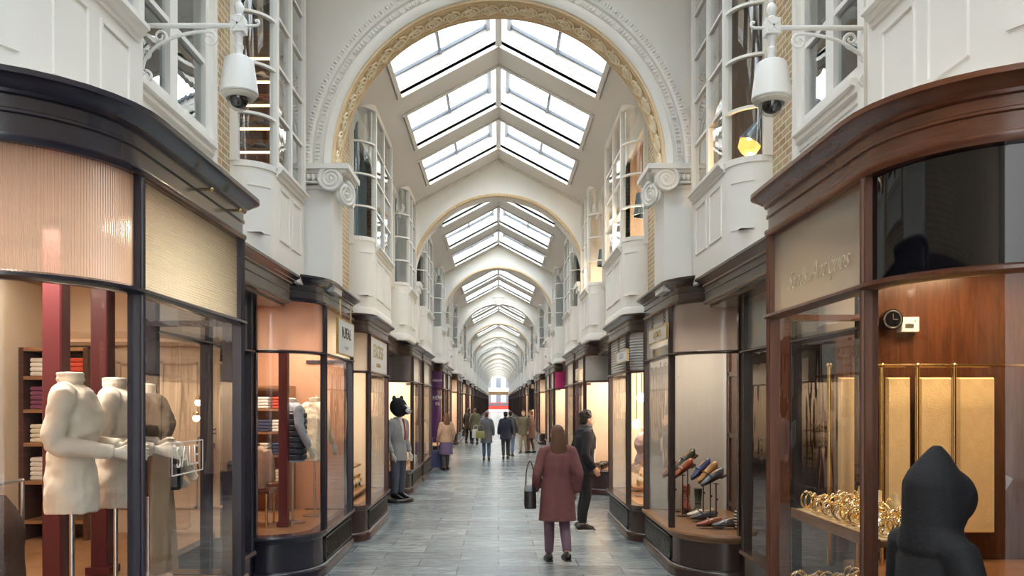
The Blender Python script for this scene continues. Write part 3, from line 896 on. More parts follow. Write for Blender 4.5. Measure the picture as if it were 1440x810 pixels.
# knitwear shop
shop(-1, 1.75, 3.96, 5.51, .62, 2.4, 'near blue-black bow-fronted knitwear shop with fluted upper glass and turtleneck display', NAVY, zs=.79, zt=2.48, zg=3.03, zc=3.31, upper=(FLUTED, REEDED), back=4.75, Df=7.3,
     wallmat=WALLBEIGE, rf=.1, light=[(3.0, 4.6, 3.0, 26, SOFT, .7, .5), (3.6, 6.2, 3.0, 40, SOFT, .7, .7), (2.62, 4.5, 2.98, 20, SOFT, .3, .7)])
# jeweller
shop(1, 1.75, 3.87, 5.22, .62, 2.4, 'near mahogany bow-fronted jewellery shop with black upper glass and lit display', MAHOG, post=MAHOG_V, zs=.80, zt=2.49, zg=3.0, zc=3.27, upper=(BLACKGLASS, OBSCURE), back=4.75, Df=6.02,
     wallmat=WALNUT, rf=.1, bedmat=OAK, light=[(2.65, 4.7, 2.95, 15, WARM, .4, .8), (3.0, 5.55, 2.95, 28, WARM, 1.2, .25)])
shop(-1, 1.98, 9.27, 10.95, .6, 2.58, 'blue-black bow-fronted menswear shop below the first arch with white hanging sign', NAVY, zs=.51, upper=(PEACH, REEDED), back=4.3, wallmat=WALLPEACH, rf=.06,
     light=[(2.9, 9.6, 2.95, 22, SOFT, .8, .8), (2.5, 10.4, 2.95, 18, SOFT, .4, .6)])
shop(1, 1.98, 9.35, 10.95, .6, 2.58, 'dark brown bow-fronted shoe shop with shoes on stands in its window', EBONY, zs=.51, upper=(HAMMER, OBSCURE), back=4.3, wallmat=DKWOOD, farwall=DKWOOD, rf=.06, bedmat=OAK,
     light=[(2.7, 10.0, 2.95, 26, (1, .9, .78), .8, .8)])
shop(-1, 1.85, 11.62, 13.5, .33, 2.2, 'plum painted shopfront with white and gold name board beyond the menswear shop', PLUM, zt=2.36, zg=2.9, zc=3.16, upper=(OBSCURE, OBSCURE), back=3.9, light=[(2.6, 12.5, 2.85, 40, SOFT, .6, .8)], wallmat=WALLWARM)
shop(1, 1.85, 11.62, 13.5, .33, 2.2, 'dark brown shopfront with slatted upper panels beyond the shoe shop', EBONY, zt=2.36, zg=2.9, zc=3.16, upper=(SLAT, SLAT), back=3.9, light=[(2.6, 12.5, 2.85, 70, SOFT, .6, .8)], wallmat=WALLWARM)
PURPLE = mat('purple_banner', (.10, .02, .13), .5)
PINK = mat('pink_panel', (.62, .03, .20), .5)
SLATGREY = SLAT
ord_ = ['first', 'second', 'third', 'fourth', 'fifth', 'sixth', 'seventh', 'eighth', 'ninth', 'tenth'] + ['far'] * 8
for i in range(1, nA):
    a = ARCH[i]
    for s in (-1, 1):
        sd = 'knitwear' if s < 0 else 'jewellery'
        p = [PLUM, EBONY][(i + (s > 0)) % 2]
        for j in range(2):
            q0 = a + .1 if j == 0 else a + 2.52
            q1 = q0 + (1.9 if j == 0 else 2.3)
            r = .48 if j == 0 else .12; rf_ = .1 if j == 0 else .33
            up = (OBSCURE, OBSCURE)
            lab = 'dark shopfront on the %s side, %s of the pair at the %s arch' % (sd, 'first' if j == 0 else 'second', ord_[i])
            grp = None
            if i == 1 and j == 0 and s < 0: up = (mat('dark_grey_panel', (.10, .09, .10), .25), OBSCURE)
            if i == 1 and j == 0 and s > 0: up = (SLATGREY, OBSCURE); lab = 'brown shopfront with slatted curved panel above a bright cream interior'
            if i == 2 and j == 0 and s < 0: up = (PURPLE, OBSCURE); lab = 'brown shopfront with purple banner in its curved window'
            if i == 2 and j == 0 and s > 0: up = (PINK, OBSCURE); lab = 'brown shopfront with bright pink panel over its curved window'
            if i > 3:
                lab = 'small dark shopfront far down the arcade on the %s side' % sd; grp = 'far shopfronts on the %s side' % sd
            lt = [(2.7, (q0 + q1) / 2, 2.85, 55 if i < 4 else 40, SOFT, .8, 1.0)] if i < 6 else None
            shop(s, 1.85, q0, q1, r, 2.2, lab, p, group=grp, zt=2.36, zg=2.9, zc=3.16, upper=up, back=3.6, light=lt, wallmat=WALLWARM if (i + j) % 3 else WALLBEIGE, detail=(i < 3), grille=(i < 2), rf=rf_)
# doorways between the bows
recess(-1, 2.2, 2.42, 5.62, 7.96, 8.66, 'blue-black shop doorway between the knitwear and menswear shops', NAVY, 2.96, 3.25, 2.43, .5)
recess(1, 2.2, 2.42, 5.34, 8.02, 8.74, 'dark brown shop doorway between the jewellery and shoe shops', EBONY, 2.96, 3.23, 2.43, .5)
for s in (-1, 1):
    sd = 'knitwear' if s < 0 else 'jewellery'
    recess(s, 2.1, 2.35, 13.84, 16.2, 17.0, 'dark shop doorway before the second arch on the %s side' % sd, PLUM if s < 0 else EBONY, 2.9, 3.16, 2.36, wall=2.08)
    for i in range(1, 4):
        a = ARCH[i]
        recess(s, 2.1, 2.35, a + 5.16, ARCH[i + 1] - 1.1, ARCH[i + 1] - .39, 'dark shop doorway before the %s arch on the %s side' % (ord_[i + 1], sd), PLUM if s < 0 else EBONY, 2.9, 3.16, 2.36, wall=2.08)
    for i in range(4, nA):
        m = MB(); a = ARCH[i]; e = (ARCH[i + 1] if i + 1 < nA else END)
        m.box(*sorted((s * 2.3, s * 2.4)), a + 5.5, e, 0, 3.2); structure(m, 'wall_left' if s < 0 else 'wall_right', EBONY, smooth=False)

# ------------------------------------------------------------------ far end
m = MB()
m.box(-2.3, 2.3, END, END + .4, 3.05, 3.75)
structure(m, 'trim_beam', mat('brown_stone', (.42, .28, .16), .6), smooth=False)
for s in (-1, 1):
    m = MB(); m.box(*sorted((s * 1.8, s * 3)), END, END + .4, 0, 3.05); structure(m, 'wall_left' if s < 0 else 'wall_right', DKWOOD, smooth=False)
    
m = MB(); m.box(-14, 14, -18, -16, 0, 9); structure(m, 'horizon_light_block', mat('pale_stone', (.7, .67, .62), .8), smooth=False)  # unseen block behind the camera, added to cut bright horizon light
# ------------------------------------------------------------------ camera, sky, exposure
cd = bpy.data.cameras.new('camera'); cam = bpy.data.objects.new('camera', cd); link(cam)
cam.location = (0, 0, H); cam.rotation_euler = (PI / 2, 0, 0)
cd.sensor_width = 36; cd.lens = F / 1440 * 36
cd.shift_x = (720 - CX) / 1440; cd.shift_y = (CY - 405) / 1440
cd.clip_end = 400
SC.camera = cam
w = bpy.data.worlds.new('sky'); SC.world = w; w.use_nodes = True
t = w.node_tree; bg = t.nodes['Background']
tc = N(t, 'ShaderNodeTexCoord'); no = N(t, 'ShaderNodeTexNoise', Scale=2.2, Detail=5.0)
t.links.new(tc.outputs['Generated'], no.inputs['Vector'])
cr = N(t, 'ShaderNodeValToRGB'); cr.color_ramp.elements[0].position = .40; cr.color_ramp.elements[1].position = .58
cr.color_ramp.elements[0].color = (.68, .81, .94, 1); cr.color_ramp.elements[1].color = (1, .985, .955, 1)
t.links.new(no.outputs['Fac'], cr.inputs[0]); t.links.new(cr.outputs[0], bg.inputs['Color'])
bg.inputs['Strength'].default_value = 5.5
SC.view_settings.view_transform = 'Standard'
try: SC.view_settings.look = 'None'
except Exception: pass
SC.view_settings.gamma = 1; SC.view_settings.use_curve_mapping = False
SC.view_settings.exposure = 0.58
SC.cycles.max_bounces = 10; SC.cycles.diffuse_bounces = 6; SC.cycles.glossy_bounces = 4; SC.cycles.transparent_max_bounces = 24
SC.cycles.caustics_reflective = False; SC.cycles.caustics_refractive = False
SC.cycles.sample_clamp_indirect = 6
# ------------------------------------------------------------------ people and mannequins
SKIN = mat('skin', (.58, .36, .26), .5, var=.06)
def V(*a): return Vector(a)

def hand(mb, w, d, n, side, curl=.5, sc=1.0, fr=.0085):
    """palm and five fingers; w wrist, d pointing direction, n back-of-hand normal, side = thumb direction"""
    d, n, side = Vector(d).normalized(), Vector(n).normalized(), Vector(side).normalized()
    w = Vector(w)
    mb.tube([w - d * .03 * sc, w + d * .02 * sc, w + d * .06 * sc, w + d * .095 * sc], [(.026 * sc, .02 * sc), (.03 * sc, .018 * sc), (.04 * sc, .016 * sc), (.04 * sc, .013 * sc)], 10, ref=side)
    for k, (o, L) in enumerate(((.031, .072), (.0105, .08), (-.0105, .074), (-.031, .058))):
        p = w + d * .09 * sc + side * o * sc; dd = d.copy(); pts = [p - d * .012]
        for j in range(3):
            c = curl * (.55 + .15 * k)
            dd = (Matrix.Rotation(0, 3, 'X') @ dd)
            dd = (dd * math.cos(c) - n * math.sin(c)).normalized()
            n_ = n
            p = p + dd * L * sc * (.42, .33, .25)[j]
            pts.append(p.copy())
        mb.tube(pts, [fr * sc, fr * sc, fr * .92 * sc, fr * .75 * sc], 7)
    p0 = w + d * .025 * sc + side * .024 * sc
    p1 = p0 + (side * .6 + d * .7) * .04 * sc; p2 = p1 + (side * .2 + d * .9 - n * .25) * .03 * sc; p3 = p2 + (d - n * .35) * .024 * sc
    mb.tube([p0 - d * .01, p1, p2, p3], [.012 * sc, .011 * sc, .0095 * sc, .0075 * sc], 7)

def head_parts(mb, c, yaw=0, pitch=0):
    M = Matrix.Rotation(yaw, 3, 'Z') @ Matrix.Rotation(pitch, 3, 'X')
    c = Vector(c)
    def L(x, y, z): return c + M @ Vector((x, y, z))
    mb.ball(L(0, -.008, .03), (.076, .096, .088), 18, 12, M)
    mb.ball(L(0, .026, -.035), (.058, .066, .07), 16, 10, M)
    mb.ball(L(0, .062, -.088), (.024, .022, .022), 10, 8, M)
    mb.tube([L(0, .085, .022), L(0, .104, -.012), L(0, .113, -.026), L(0, .092, -.036)], [.009, .012, .014, .011], 8)
    for q in (-1, 1):
        mb.ball(L(q * .012, .098, -.03), (.009, .01, .008), 8, 6, M)
        mb.ball(L(q * .079, -.008, -.008), (.009, .02, .032), 8, 8, M)
        mb.ball(L(q * .031, .078, .03), (.022, .014, .009), 8, 6, M)
    mb.ball(L(0, .088, -.058), (.024, .012, .007), 10, 6, M); mb.ball(L(0, .086, -.070), (.02, .012, .008), 10, 6, M)
    return L, M

POSE = dict(el=((-.25, -.04, 1.14), (.25, -.04, 1.14)), wr=((-.26, .05, .9), (.26, .05, .9)), kn=((-.1, .03, .5), (.1, .03, .5)), an=((-.1, -.03, .085), (.1, -.03, .085)))

def person(label, loc, rz, h=1.72, coat=None, coat_len=.8, trousers=None, shoes=None, hair=None, hairstyle='short', pose=None, lean=0, yaw=0, pitch=0, hood=False, scarf=None, shirt=None, voxel=.012, bulk=1.0, sole=None, skirt=None, group=None, sleeve_end=1.0):
    p = dict(POSE); p.update(pose or {})
    k = h / 1.75
    root = empty('person', loc, label, 'person', group, rz=rz)
    root.scale = (k, k, k)
    def S(x, y, z): return Vector((x, y + lean * max(0, z - .9), z))
    sh = [S(-.175, -.01, 1.42), S(.175, -.01, 1.42)]
    hip = [V(-.09, 0, .9), V(.09, 0, .9)]
    el = [Vector(q) for q in p['el']]; wr = [Vector(q) for q in p['wr']]; kn = [Vector(q) for q in p['kn']]; an = [Vector(q) for q in p['an']]
    mb = MB()
    mb.tube([S(0, 0, .84), S(0, 0, .95), S(0, 0, 1.1), S(0, .005, 1.28), S(0, 0, 1.4), S(0, -.01, 1.45)], [(.13, .1), (.16, .11), (.135, .09), (.165, .105), (.16, .08), (.06, .05)], 18, ref=(1, 0, 0), smooth=3)
    hc = S(0, .03, 1.625)
    mb.tube([S(0, -.02, 1.4), S(0, .0, 1.5), hc + V(0, 0, -.03)], [.062, .055, .055], 12)
    L, M = head_parts(mb, hc, yaw, pitch)
    for i, q in enumerate((-1, 1)):
        mb.tube([sh[i] + V(-q * .05, 0, 0), sh[i], (sh[i] + el[i]) / 2, el[i], (el[i] * .6 + wr[i] * .4), wr[i]], [.05, .055, .047, .038, .038, .025], 10, smooth=2)
        d = (wr[i] - el[i]).normalized()
        nrm = Vector((q, 0, 0)); nrm = (nrm - d * d.dot(nrm)).normalized()
        sd = nrm.cross(d) * (1 if nrm.cross(d).y > 0 else -1)
        if abs(nrm.cross(d).y) < .3: sd = nrm.cross(d)
        hand(mb, wr[i], d, nrm, sd, .35)
        mb.tube([hip[i] + V(0, 0, .06), hip[i], (hip[i] + kn[i]) / 2, kn[i], kn[i] * .65 + an[i] * .35 + V(0, -.02, 0), an[i]], [.085, .085, .07, .05, .05, .036], 12, smooth=2)
        mb.tube([an[i] + V(0, -.05, -.045), an[i] + V(0, .02, -.04), an[i] + V(0, .1, -.06), an[i] + V(0, .17, -.065)], [(.035, .03), (.042, .04), (.045, .026), (.03, .015)], 10, ref=(1, 0, 0))
    mb.build('body', SKIN, root, remesh=voxel)
    # trousers
    if trousers:
        m = MB()
        m.tube([V(0, 0, 1.02), V(0, 0, .95), V(0, 0, .86), V(0, 0, .8)], [(.155, .115), (.17, .125), (.175, .125), (.1, .09)], 18, ref=(1, 0, 0))
        for i in (0, 1):
            m.tube([hip[i] + V(0, 0, .03), hip[i] + V(0, 0, -.08), (hip[i] + kn[i]) / 2, kn[i], kn[i] * .55 + an[i] * .45 + V(0, -.015, 0), an[i] * .92 + kn[i] * .08], [.095, .1, .086, .07, .066, .056], 14, smooth=2)
        m.build('trousers', trousers, root, remesh=max(voxel, .01))
    if shoes:
        for i in (0, 1):
            m = MB(); a = an[i]
            m.tube([a + V(0, -.085, -.045), a + V(0, -.06, -.03), a + V(0, 0, -.02), a + V(0, .07, -.045), a + V(0, .14, -.058), a + V(0, .195, -.07)], [(.03, .03), (.042, .05), (.045, .06), (.05, .036), (.05, .024), (.03, .012)], 14, ref=(1, 0, 0), smooth=2)
            sh_ = m.build('shoe', shoes, root)
            m = MB()
            out = [(-.036, -.085), (.036, -.085), (.046, -.02), (.05, .08), (.046, .15), (.02, .205), (-.02, .205), (-.046, .15), (-.05, .08), (-.046, -.02)]
            m.rings([[(a.x + x, a.y + y, a.z - .085 + z) for x, y in out] for z in (0, .022)])
            m.build('sole', sole or shoes, sh_)
    if skirt:
        m = MB(); m.tube([S(0, 0, 1.0), V(0, 0, .9), V(0, 0, .7), V(0, .01, .5)], [(.16, .12), (.19, .15), (.21, .18), (.23, .21)], 20, ref=(1, 0, 0), smooth=2); m.build('skirt', skirt, root)
    if coat:
        m = MB()
        b = bulk
        rg = [(S(0, -.005, 1.475), (.07, .06)), (S(0, -.01, 1.44), (.14 * b, .085 * b)), (S(0, 0, 1.38), (.195 * b, .125 * b)), (S(0, 0, 1.25), (.2 * b, .14 * b)), (S(0, 0, 1.1), (.185 * b, .13 * b)), (S(0, 0, .98), (.195 * b, .145 * b))]
        z = .9
        while z > coat_len: rg.append((V(0, 0, z), (.205 * b + (.9 - z) * .08, .155 * b + (.9 - z) * .08))); z -= .1
        rg.append((V(0, 0, coat_len), (.205 * b + (.9 - coat_len) * .09, .155 * b + max(0, .9 - coat_len) * .09)))
        m.tube([q for q, _ in rg], [r for _, r in rg], 20, ref=(1, 0, 0), smooth=2)
        for i, q in enumerate((-1, 1)):
            we = wr[i] * sleeve_end + el[i] * (1 - sleeve_end)
            m.tube([sh[i] + V(-q * .07, 0, .0), sh[i] + V(-q * .01, 0, 0), (sh[i] + el[i]) / 2, el[i], (el[i] + we) / 2, we], [.07 * b, .078 * b, .068 * b, .06 * b, .054 * b, .046 * b], 14, smooth=2)
        m.tube([S(0, -.01, 1.44), S(0, -.005, 1.50), S(0, .0, 1.53)], [(.085, .075), (.078, .072), (.085, .08)], 16, ref=(1, 0, 0))
        if hood:
            m.ball(L(0, .01, -.005), (.108, .136, .125), 18, 12, M)
            m.tube([L(0, -.03, -.1), L(0, -.03, .05), L(0, -.02, .12), L(0, -.015, .205)], [(.12, .12), (.112, .12), (.075, .085), (.012, .02)], 16, smooth=2)
            m.tube([S(0, 0, 1.42), S(0, -.01, 1.5), L(0, -.02, -.06)], [(.17, .12), (.12, .11), (.11, .115)], 16, ref=(1, 0, 0))
        m.build('coat', coat, root, remesh=max(voxel, .011))
    if shirt:
        m = MB(); m.tube([S(0, .135, .92), S(0, .135, 1.1), S(0, .14, 1.25), S(0, .125, 1.38), S(0, .075, 1.46)], [(.06, .04), (.065, .045), (.07, .045), (.06, .04), (.04, .03)], 12, ref=(1, 0, 0), smooth=2); m.build('shirt', shirt, root)
    if scarf:
        m = MB(); m.torus(S(0, .01, 1.485), .075, .04, 18, 8); m.torus(S(0, .015, 1.53), .07, .03, 18, 8); m.tube([S(.03, .09, 1.48), S(.04, .14, 1.36), S(.04, .145, 1.2)], [(.04, .02), (.05, .02), (.055, .015)], 8, ref=(1, 0, 0)); m.build('scarf', scarf, root)
    if hair and not hood:
        m = MB()
        m.ball(L(0, -.022, .045), (.084, .1, .088), 18, 12, M)
        m.ball(L(0, -.06, -.005), (.074, .066, .08), 14, 10, M)
        if hairstyle == 'bun': m.ball(L(0, -.05, .14), (.045, .045, .04), 12, 8, M)
        if hairstyle == 'curly':
            rr = random.Random(3)
            for _ in range(34):
                a, e = rr.uniform(0, 2 * PI), rr.uniform(.1, 1.4)
                m.ball(L(.08 * math.cos(a) * math.cos(e), -.02 + .09 * math.sin(a) * math.cos(e), .05 + .09 * math.sin(e)), rr.uniform(.02, .03), 7, 5)
        if hairstyle == 'long':
            m.tube([L(0, -.05, .06), L(0, -.085, -.06), L(0, -.10, -.17), L(0, -.11, -.30)], [(.085, .06), (.095, .06), (.11, .05), (.08, .03)], 14, ref=(1, 0, 0), smooth=2)
        m.build('hair', hair, root, remesh=max(voxel, .01))
    return root

cl = lambda n, c, r=.8, **k: mat(n, c, r, var=.15, scale=14, bump=.3, bscale=90, **k)
BLACKCLOTH = cl('black_cloth', (.010, .010, .013)); CHAR = cl('charcoal_cloth', (.06, .06, .065)); NAVYC = cl('navy_cloth', (.03, .035, .06)); MAROON = cl('maroon_wool', (.20, .075, .075)); MAUVE = cl('mauve_cloth', (.17, .10, .14))
OLIVE = cl('olive_cloth', (.16, .15, .09)); KHAKI = cl('khaki_cloth', (.38, .30, .20)); JEANS = cl('blue_denim', (.10, .15, .24)); BROWNC = cl('brown_cloth', (.14, .08, .06)); TAN = cl('tan_cloth', (.48, .32, .22)); PURPC = cl('purple_cloth', (.12, .09, .18)); GREYC = cl('grey_wool', (.16, .16, .17))
WHITEC = cl('white_cotton', (.78, .77, .74)); DKHAIR = mat('dark_hair', (.02, .015, .012), .6, bump=.6, bscale=120); BRHAIR = mat('brown_hair', (.14, .06, .03), .6, bump=.6, bscale=120); WHSOLE = mat('white_rubber', (.8, .8, .78), .6); BLKLEATHER = mat('black_leather', (.015, .014, .014), .35); BRLEATHER = mat('brown_leather', (.10, .05, .03), .4)
CREAMKNIT = mat('cream_knit', (.72, .66, .56), .8, var=.06, scale=14, bump=.9, bscale=9, stretch=(1, 1, .6), sheen=.3); OATKNIT = mat('oat_knit', (.56, .50, .43), .8, var=.16, scale=60, bump=.9, bscale=10, stretch=(1, 1, .6), sheen=.3); TAUPECLOTH = cl('taupe_cloth', (.17, .13, .10)); CAMEL = cl('camel_cloth', (.42, .31, .20)); FUR = mat('dark_fur', (.05, .025, .018), .9, var=.5, scale=40, bump=1.0, bscale=160); CREAMFUR = mat('cream_fur', (.75, .66, .5), .9, var=.25, scale=30, bump=1.0, bscale=120)
MANN = mat('mannequin_cream', (.75, .68, .58), .5, var=.03)

def foot(px, D=None, py=None):
    if D is None: D = F * H / (py - CY)
    return ((px - CX) * D / F, D, 0)

# man looking into the shop on the jewellery side
person('person in dark padded jacket and cropped trousers standing facing the shop windows', foot(820, py=745), -PI / 2 + .25, 1.79, BLACKCLOTH, .82, BLACKCLOTH, BLKLEATHER, DKHAIR, 'curly', dict(el=((-.27, -.05, 1.14), (.26, -.06, 1.13)), wr=((-.25, .04, .90), (.24, .08, .93)), kn=((-.09, .05, .5), (.1, .02, .5)), an=((-.1, .0, .085), (.1, -.05, .085))),
       lean=.05, yaw=0, scarf=CHAR, shirt=WHITEC, voxel=.009, bulk=1.08, sole=WHSOLE)
person('person in maroon knee-length coat with long brown hair walking, carrying a shoulder bag', foot(784, py=792), .12, 1.66, MAROON, .55, MAUVE, BLKLEATHER, BRHAIR, 'long', dict(el=((-.27, -.06, 1.13), (.26, -.08, 1.13)), wr=((-.27, .08, .92), (.25, .02, .9)), kn=((-.09, .10, .5), (.09, .0, .49)), an=((-.08, .16, .085), (.08, -.22, .16))), voxel=.009, bulk=1.05)
person('person in black coat with pointed hood up passing the jewellery window', (1.70, 3.2, 0), -PI / 2 + .15, 1.70, BLACKCLOTH, .5, BLACKCLOTH, BLKLEATHER, DKHAIR, 'short', dict(el=((-.25, .02, 1.14), (.25, .02, 1.14)), wr=((-.2, .1, .93), (.2, .1, .93))), hood=True, voxel=.008, bulk=.9)
far = [
    ('person in grey coat seen from behind, yellow-green bag at the hip', foot(684, py=647), 0, 1.6, GREYC, .62, JEANS, BLKLEATHER, BRHAIR, 'short'),
    ('person in navy jacket with light trousers walking away in mid-arcade', foot(711, py=645), .1, 1.6, NAVYC, .72, CHAR, BLKLEATHER, DKHAIR, 'short'),
    ('person in charcoal jacket and blue jeans behind the navy-jacketed person', foot(718, py=641), -.2, 1.6, CHAR, .8, JEANS, BLKLEATHER, DKHAIR, 'short'),
    ('person in olive jacket and khaki trousers standing by the brown-coated person', foot(736, py=637), 2.8, 1.6, OLIVE, .75, KHAKI, BRLEATHER, BRHAIR, 'short'),
    ('person in brown coat and dark trousers near the shop windows', foot(747, py=637), 1.3, 1.6, BROWNC, .6, BROWNC, BLKLEATHER, BRHAIR, 'short'),
    ('person in black clothes close to the knitwear-side windows', foot(659, py=623), -.4, 1.62, BLACKCLOTH, .7, BLACKCLOTH, BLKLEATHER, DKHAIR, 'short'),
    ('person in olive coat carrying a white paper bag', foot(668, py=624), .3, 1.62, OLIVE, .6, CHAR, BLKLEATHER, BRHAIR, 'short'),
    ('person in tan jacket and purple skirt pulling a blue suitcase', foot(627, py=661), .5, 1.60, TAN, .85, CHAR, BLKLEATHER, BRHAIR, 'long'),
]
for i, (lab, loc, rz, h, coat, clen, tr, shs, hr, hs) in enumerate(far):
    q = (-1) ** i
    person(lab, loc, rz, h, coat, clen, tr, shs, hr, hs, dict(kn=((-.09, .05 + .05 * q, .5), (.09, .05 - .05 * q, .5)), an=((-.09, .0 + .1 * q, .085), (.09, -.0 - .1 * q, .085))), voxel=.016, skirt=PURPC if i == 7 else None)

# things they carry
def handbag(name, label, c, size, m, rz=0, strap=.25, cat='bag'):
    x, y, z = c; w, d, h = size
    root = empty(name, (x, y, z), label, cat, rz=rz)
    mb = MB()
    mb.rings([[(sx * w / 2 * k, sy * d / 2 * k2, zz) for sx, sy in ((-1, -1), (-.6, -1.15), (.6, -1.15), (1, -1), (1, 1), (.6, 1.15), (-.6, 1.15), (-1, 1))] for zz, k, k2 in ((-h / 2, .9, .9), (-h / 2 + .02, 1, 1), (h * .3, .96, .9), (h / 2, .85, .45))])
    mb.build('bag_body', m, root)
    mb = MB(); pts = [(-w * .36, 0, h * .45), (-w * .3, 0, h * .5 + strap * .6), (0, 0, h * .5 + strap), (w * .3, 0, h * .5 + strap * .6), (w * .36, 0, h * .45)]
    mb.tube(pts, .008, 6, smooth=4); mb.build('strap', m, root)
    return root
fx, fy, _ = foot(784, py=792)
handbag('shoulder_bag', 'dark leather shoulder bag carried by the maroon-coated person', (fx - .33, fy + .02, .80), (.14, .3, .26), BLKLEATHER, 0, .3)
fx, fy, _ = foot(684, py=647)
handbag('shoulder_bag', 'yellow-green bag hanging at the hip of the grey-coated person', (fx - .2, fy - .2, .85), (.3, .1, .24), mat('yellow_green_leather', (.36, .33, .10), .5), 0, .2)
fx, fy, _ = foot(668, py=624)
handbag('paper_bag', 'white paper carrier bag held by the olive-coated person', (fx + .05, fy - .3, .48), (.34, .12, .4), WHITEC, 0, .18)
fx, fy, _ = foot(613, py=660)
root = empty('suitcase', (fx, fy, 0), 'small blue wheeled suitcase beside the tan-jacketed person', 'suitcase', rz=.3)
mb = MB(); mb.rings([[(x * k, y * k, z) for x, y in ((-.17, -.11), (.17, -.11), (.19, -.09), (.19, .09), (.17, .11), (-.17, .11), (-.19, .09), (-.19, -.09))] for z, k in ((.05, .92), (.07, 1), (.52, 1), (.54, .92))]); mb.build('suitcase_body', mat('blue_suitcase_shell', (.07, .08, .22), .4), root)
for sx in (-.14, .14):
    for sy in (-.08, .08):
        mb = MB(); mb.lathe([(.008, -.012), (.025, -.012), (.025, .012), (.008, .012)], (sx, sy, .025), 10, Matrix.Rotation(PI / 2, 3, 'Y')); mb.build('wheel', BLKLEATHER, root)
mb = MB(); mb.tube([(-.08, .08, .53), (-.08, .08, .9), (.08, .08, .9), (.08, .08, .53)], .01, 6); mb.build('handle', STEEL, root)

FOLD = bpy.data.textures.new('cloth_folds', 'CLOUDS'); FOLD.noise_scale = .085; FOLD.noise_depth = 1
def mannequin(label, loc, rz, top, knit, zbase, arms, neck=True, length=.60, voxel=.009, pole=True, name='mannequin', group=None, drop=None):
    """half-figure in a jumper on a steel stand; origin at the base, collar at height top"""
    root = empty(name, loc, label, 'mannequin', group, rz=rz)
    t = top
    m = MB()
    m.tube([(0, 0, t - length), (0, .0, t - length + .10), (0, 0, t - .40), (0, .025, t - .26), (0, .01, t - .15), (0, -.01, t - .09), (0, -.01, t - .06)],
           [(.175, .135), (.178, .135), (.15, .11), (.185, .14), (.18, .11), (.12, .075), (.07, .06)], 20, ref=(1, 0, 0), smooth=3)
    for q in (-1, 1): m.ball((q * .075, .105, t - .27), (.07, .05, .065), 12, 9)
    if neck: m.tube([(0, -.012, t - .09), (0, -.01, t - .04), (0, -.008, t)], [(.066, .062), (.062, .06), (.068, .064)], 18, ref=(1, 0, 0)); m.torus((0, -.008, t - .035), .062, .012, 18, 8); m.torus((0, -.008, t - .004), .062, .01, 18, 8)
    hm = MB()
    for q, e, w, kind in arms:
        shd = Vector((q * .165, -.01, t - .125)); e = Vector(e) + V(0, 0, t); w = Vector(w) + V(0, 0, t)
        m.tube([shd + V(-q * .06, 0, .01), shd, (shd + e) / 2, e, (e + w) / 2, w], [.06, .066, .06, .053, .047, .04], 14, smooth=3)
        d = (w - e).normalized(); nrm = Vector((q, 0, .35)); nrm = (nrm - d * d.dot(nrm)).normalized()
        sd = nrm.cross(d); sd = sd if sd.z > 0 else -sd
        h1 = MB(); hand(h1, w + d * .02, d, nrm, sd, .22); hm.v and None
        h1.build('hand', MANN, root, remesh=.006)
    b = m.build('jumper' if knit in (CREAMKNIT, OATKNIT) else 'coat', knit, root, remesh=voxel)
    dp = b.modifiers.new('folds', 'DISPLACE'); dp.texture = FOLD; dp.strength = .022; dp.mid_level = .5; dp.texture_coords = 'LOCAL'
    mm = MB(); mm.tube([(0, -.01, t - .1), (0, -.008, t - .005)], [.055, .052], 16); mm.ball((0, -.008, t - .005), (.052, .052, .012), 14, 6); mm.build('neck', MANN, root)
    if pole:
        mm = MB(); mm.tube([(0, 0, .01), (0, 0, t - length + .05)], .014, 10); mm.lathe([(.0, 0), (.15, 0), (.15, .008), (.02, .018), (.001, .018)], (0, 0, 0), 24); mm.build('stand', STEEL, root)
    return root
Z1 = .795
FA = [(1, (.22, -.05, -.37), (.13, .22, -.42), 0), (-1, (-.215, -.05, -.37), (-.10, .22, -.40), 0)]
mannequin('mannequin in pale cream turtleneck jumper, arms bent forward, closest to the curved window', (-2.28, 4.38, Z1), -PI / 2 + .3, 2.10 - Z1, CREAMKNIT, Z1, FA, length=.74)
mannequin('mannequin in heathered oat turtleneck jumper behind the pale cream one', (-2.28, 4.88, Z1), -PI / 2 + .3, 2.085 - Z1, OATKNIT, Z1, FA, length=.76)
mannequin('mannequin in dark taupe coat holding a black bag near the sale sticker', (-2.29, 5.36, Z1), -PI / 2 + .1, 2.06 - Z1, TAUPECLOTH, Z1, [(1, (.215, -.02, -.36), (.16, .15, -.54), 0), (-1, (-.2, 0, -.36), (-.12, .17, -.52), 0)], length=.72, neck=False)
handbag('handbag', 'black handbag hanging on the arm of the taupe-coated mannequin', (-2.05, 5.17, 1.50), (.1, .24, .2), BLKLEATHER, .3, .1)
# long coat hung over the second mannequin's arm
m = MB()
for k in range(1): pass
rg = []
for i, z in enumerate((1.64, 1.62, 1.5, 1.3, 1.1, .95, .9)):
    w = (.05, .10, .13, .15, .16, .165, .165)[i]
    ring = []
    for j in range(22):
        a = 2 * PI * j / 22
        ring.append((-2.07 + (.05 + .012 * math.sin(5 * a + i)) * math.cos(a), 4.98 + (w + .014 * math.sin(4 * a + .5 * i)) * math.sin(a) + .02 * i, z))
    rg.append(ring)
m.rings(rg); m.build('draped_coat', CAMEL, None, label='camel brown coat draped over the oat-jumper mannequin arm', cat='coat')
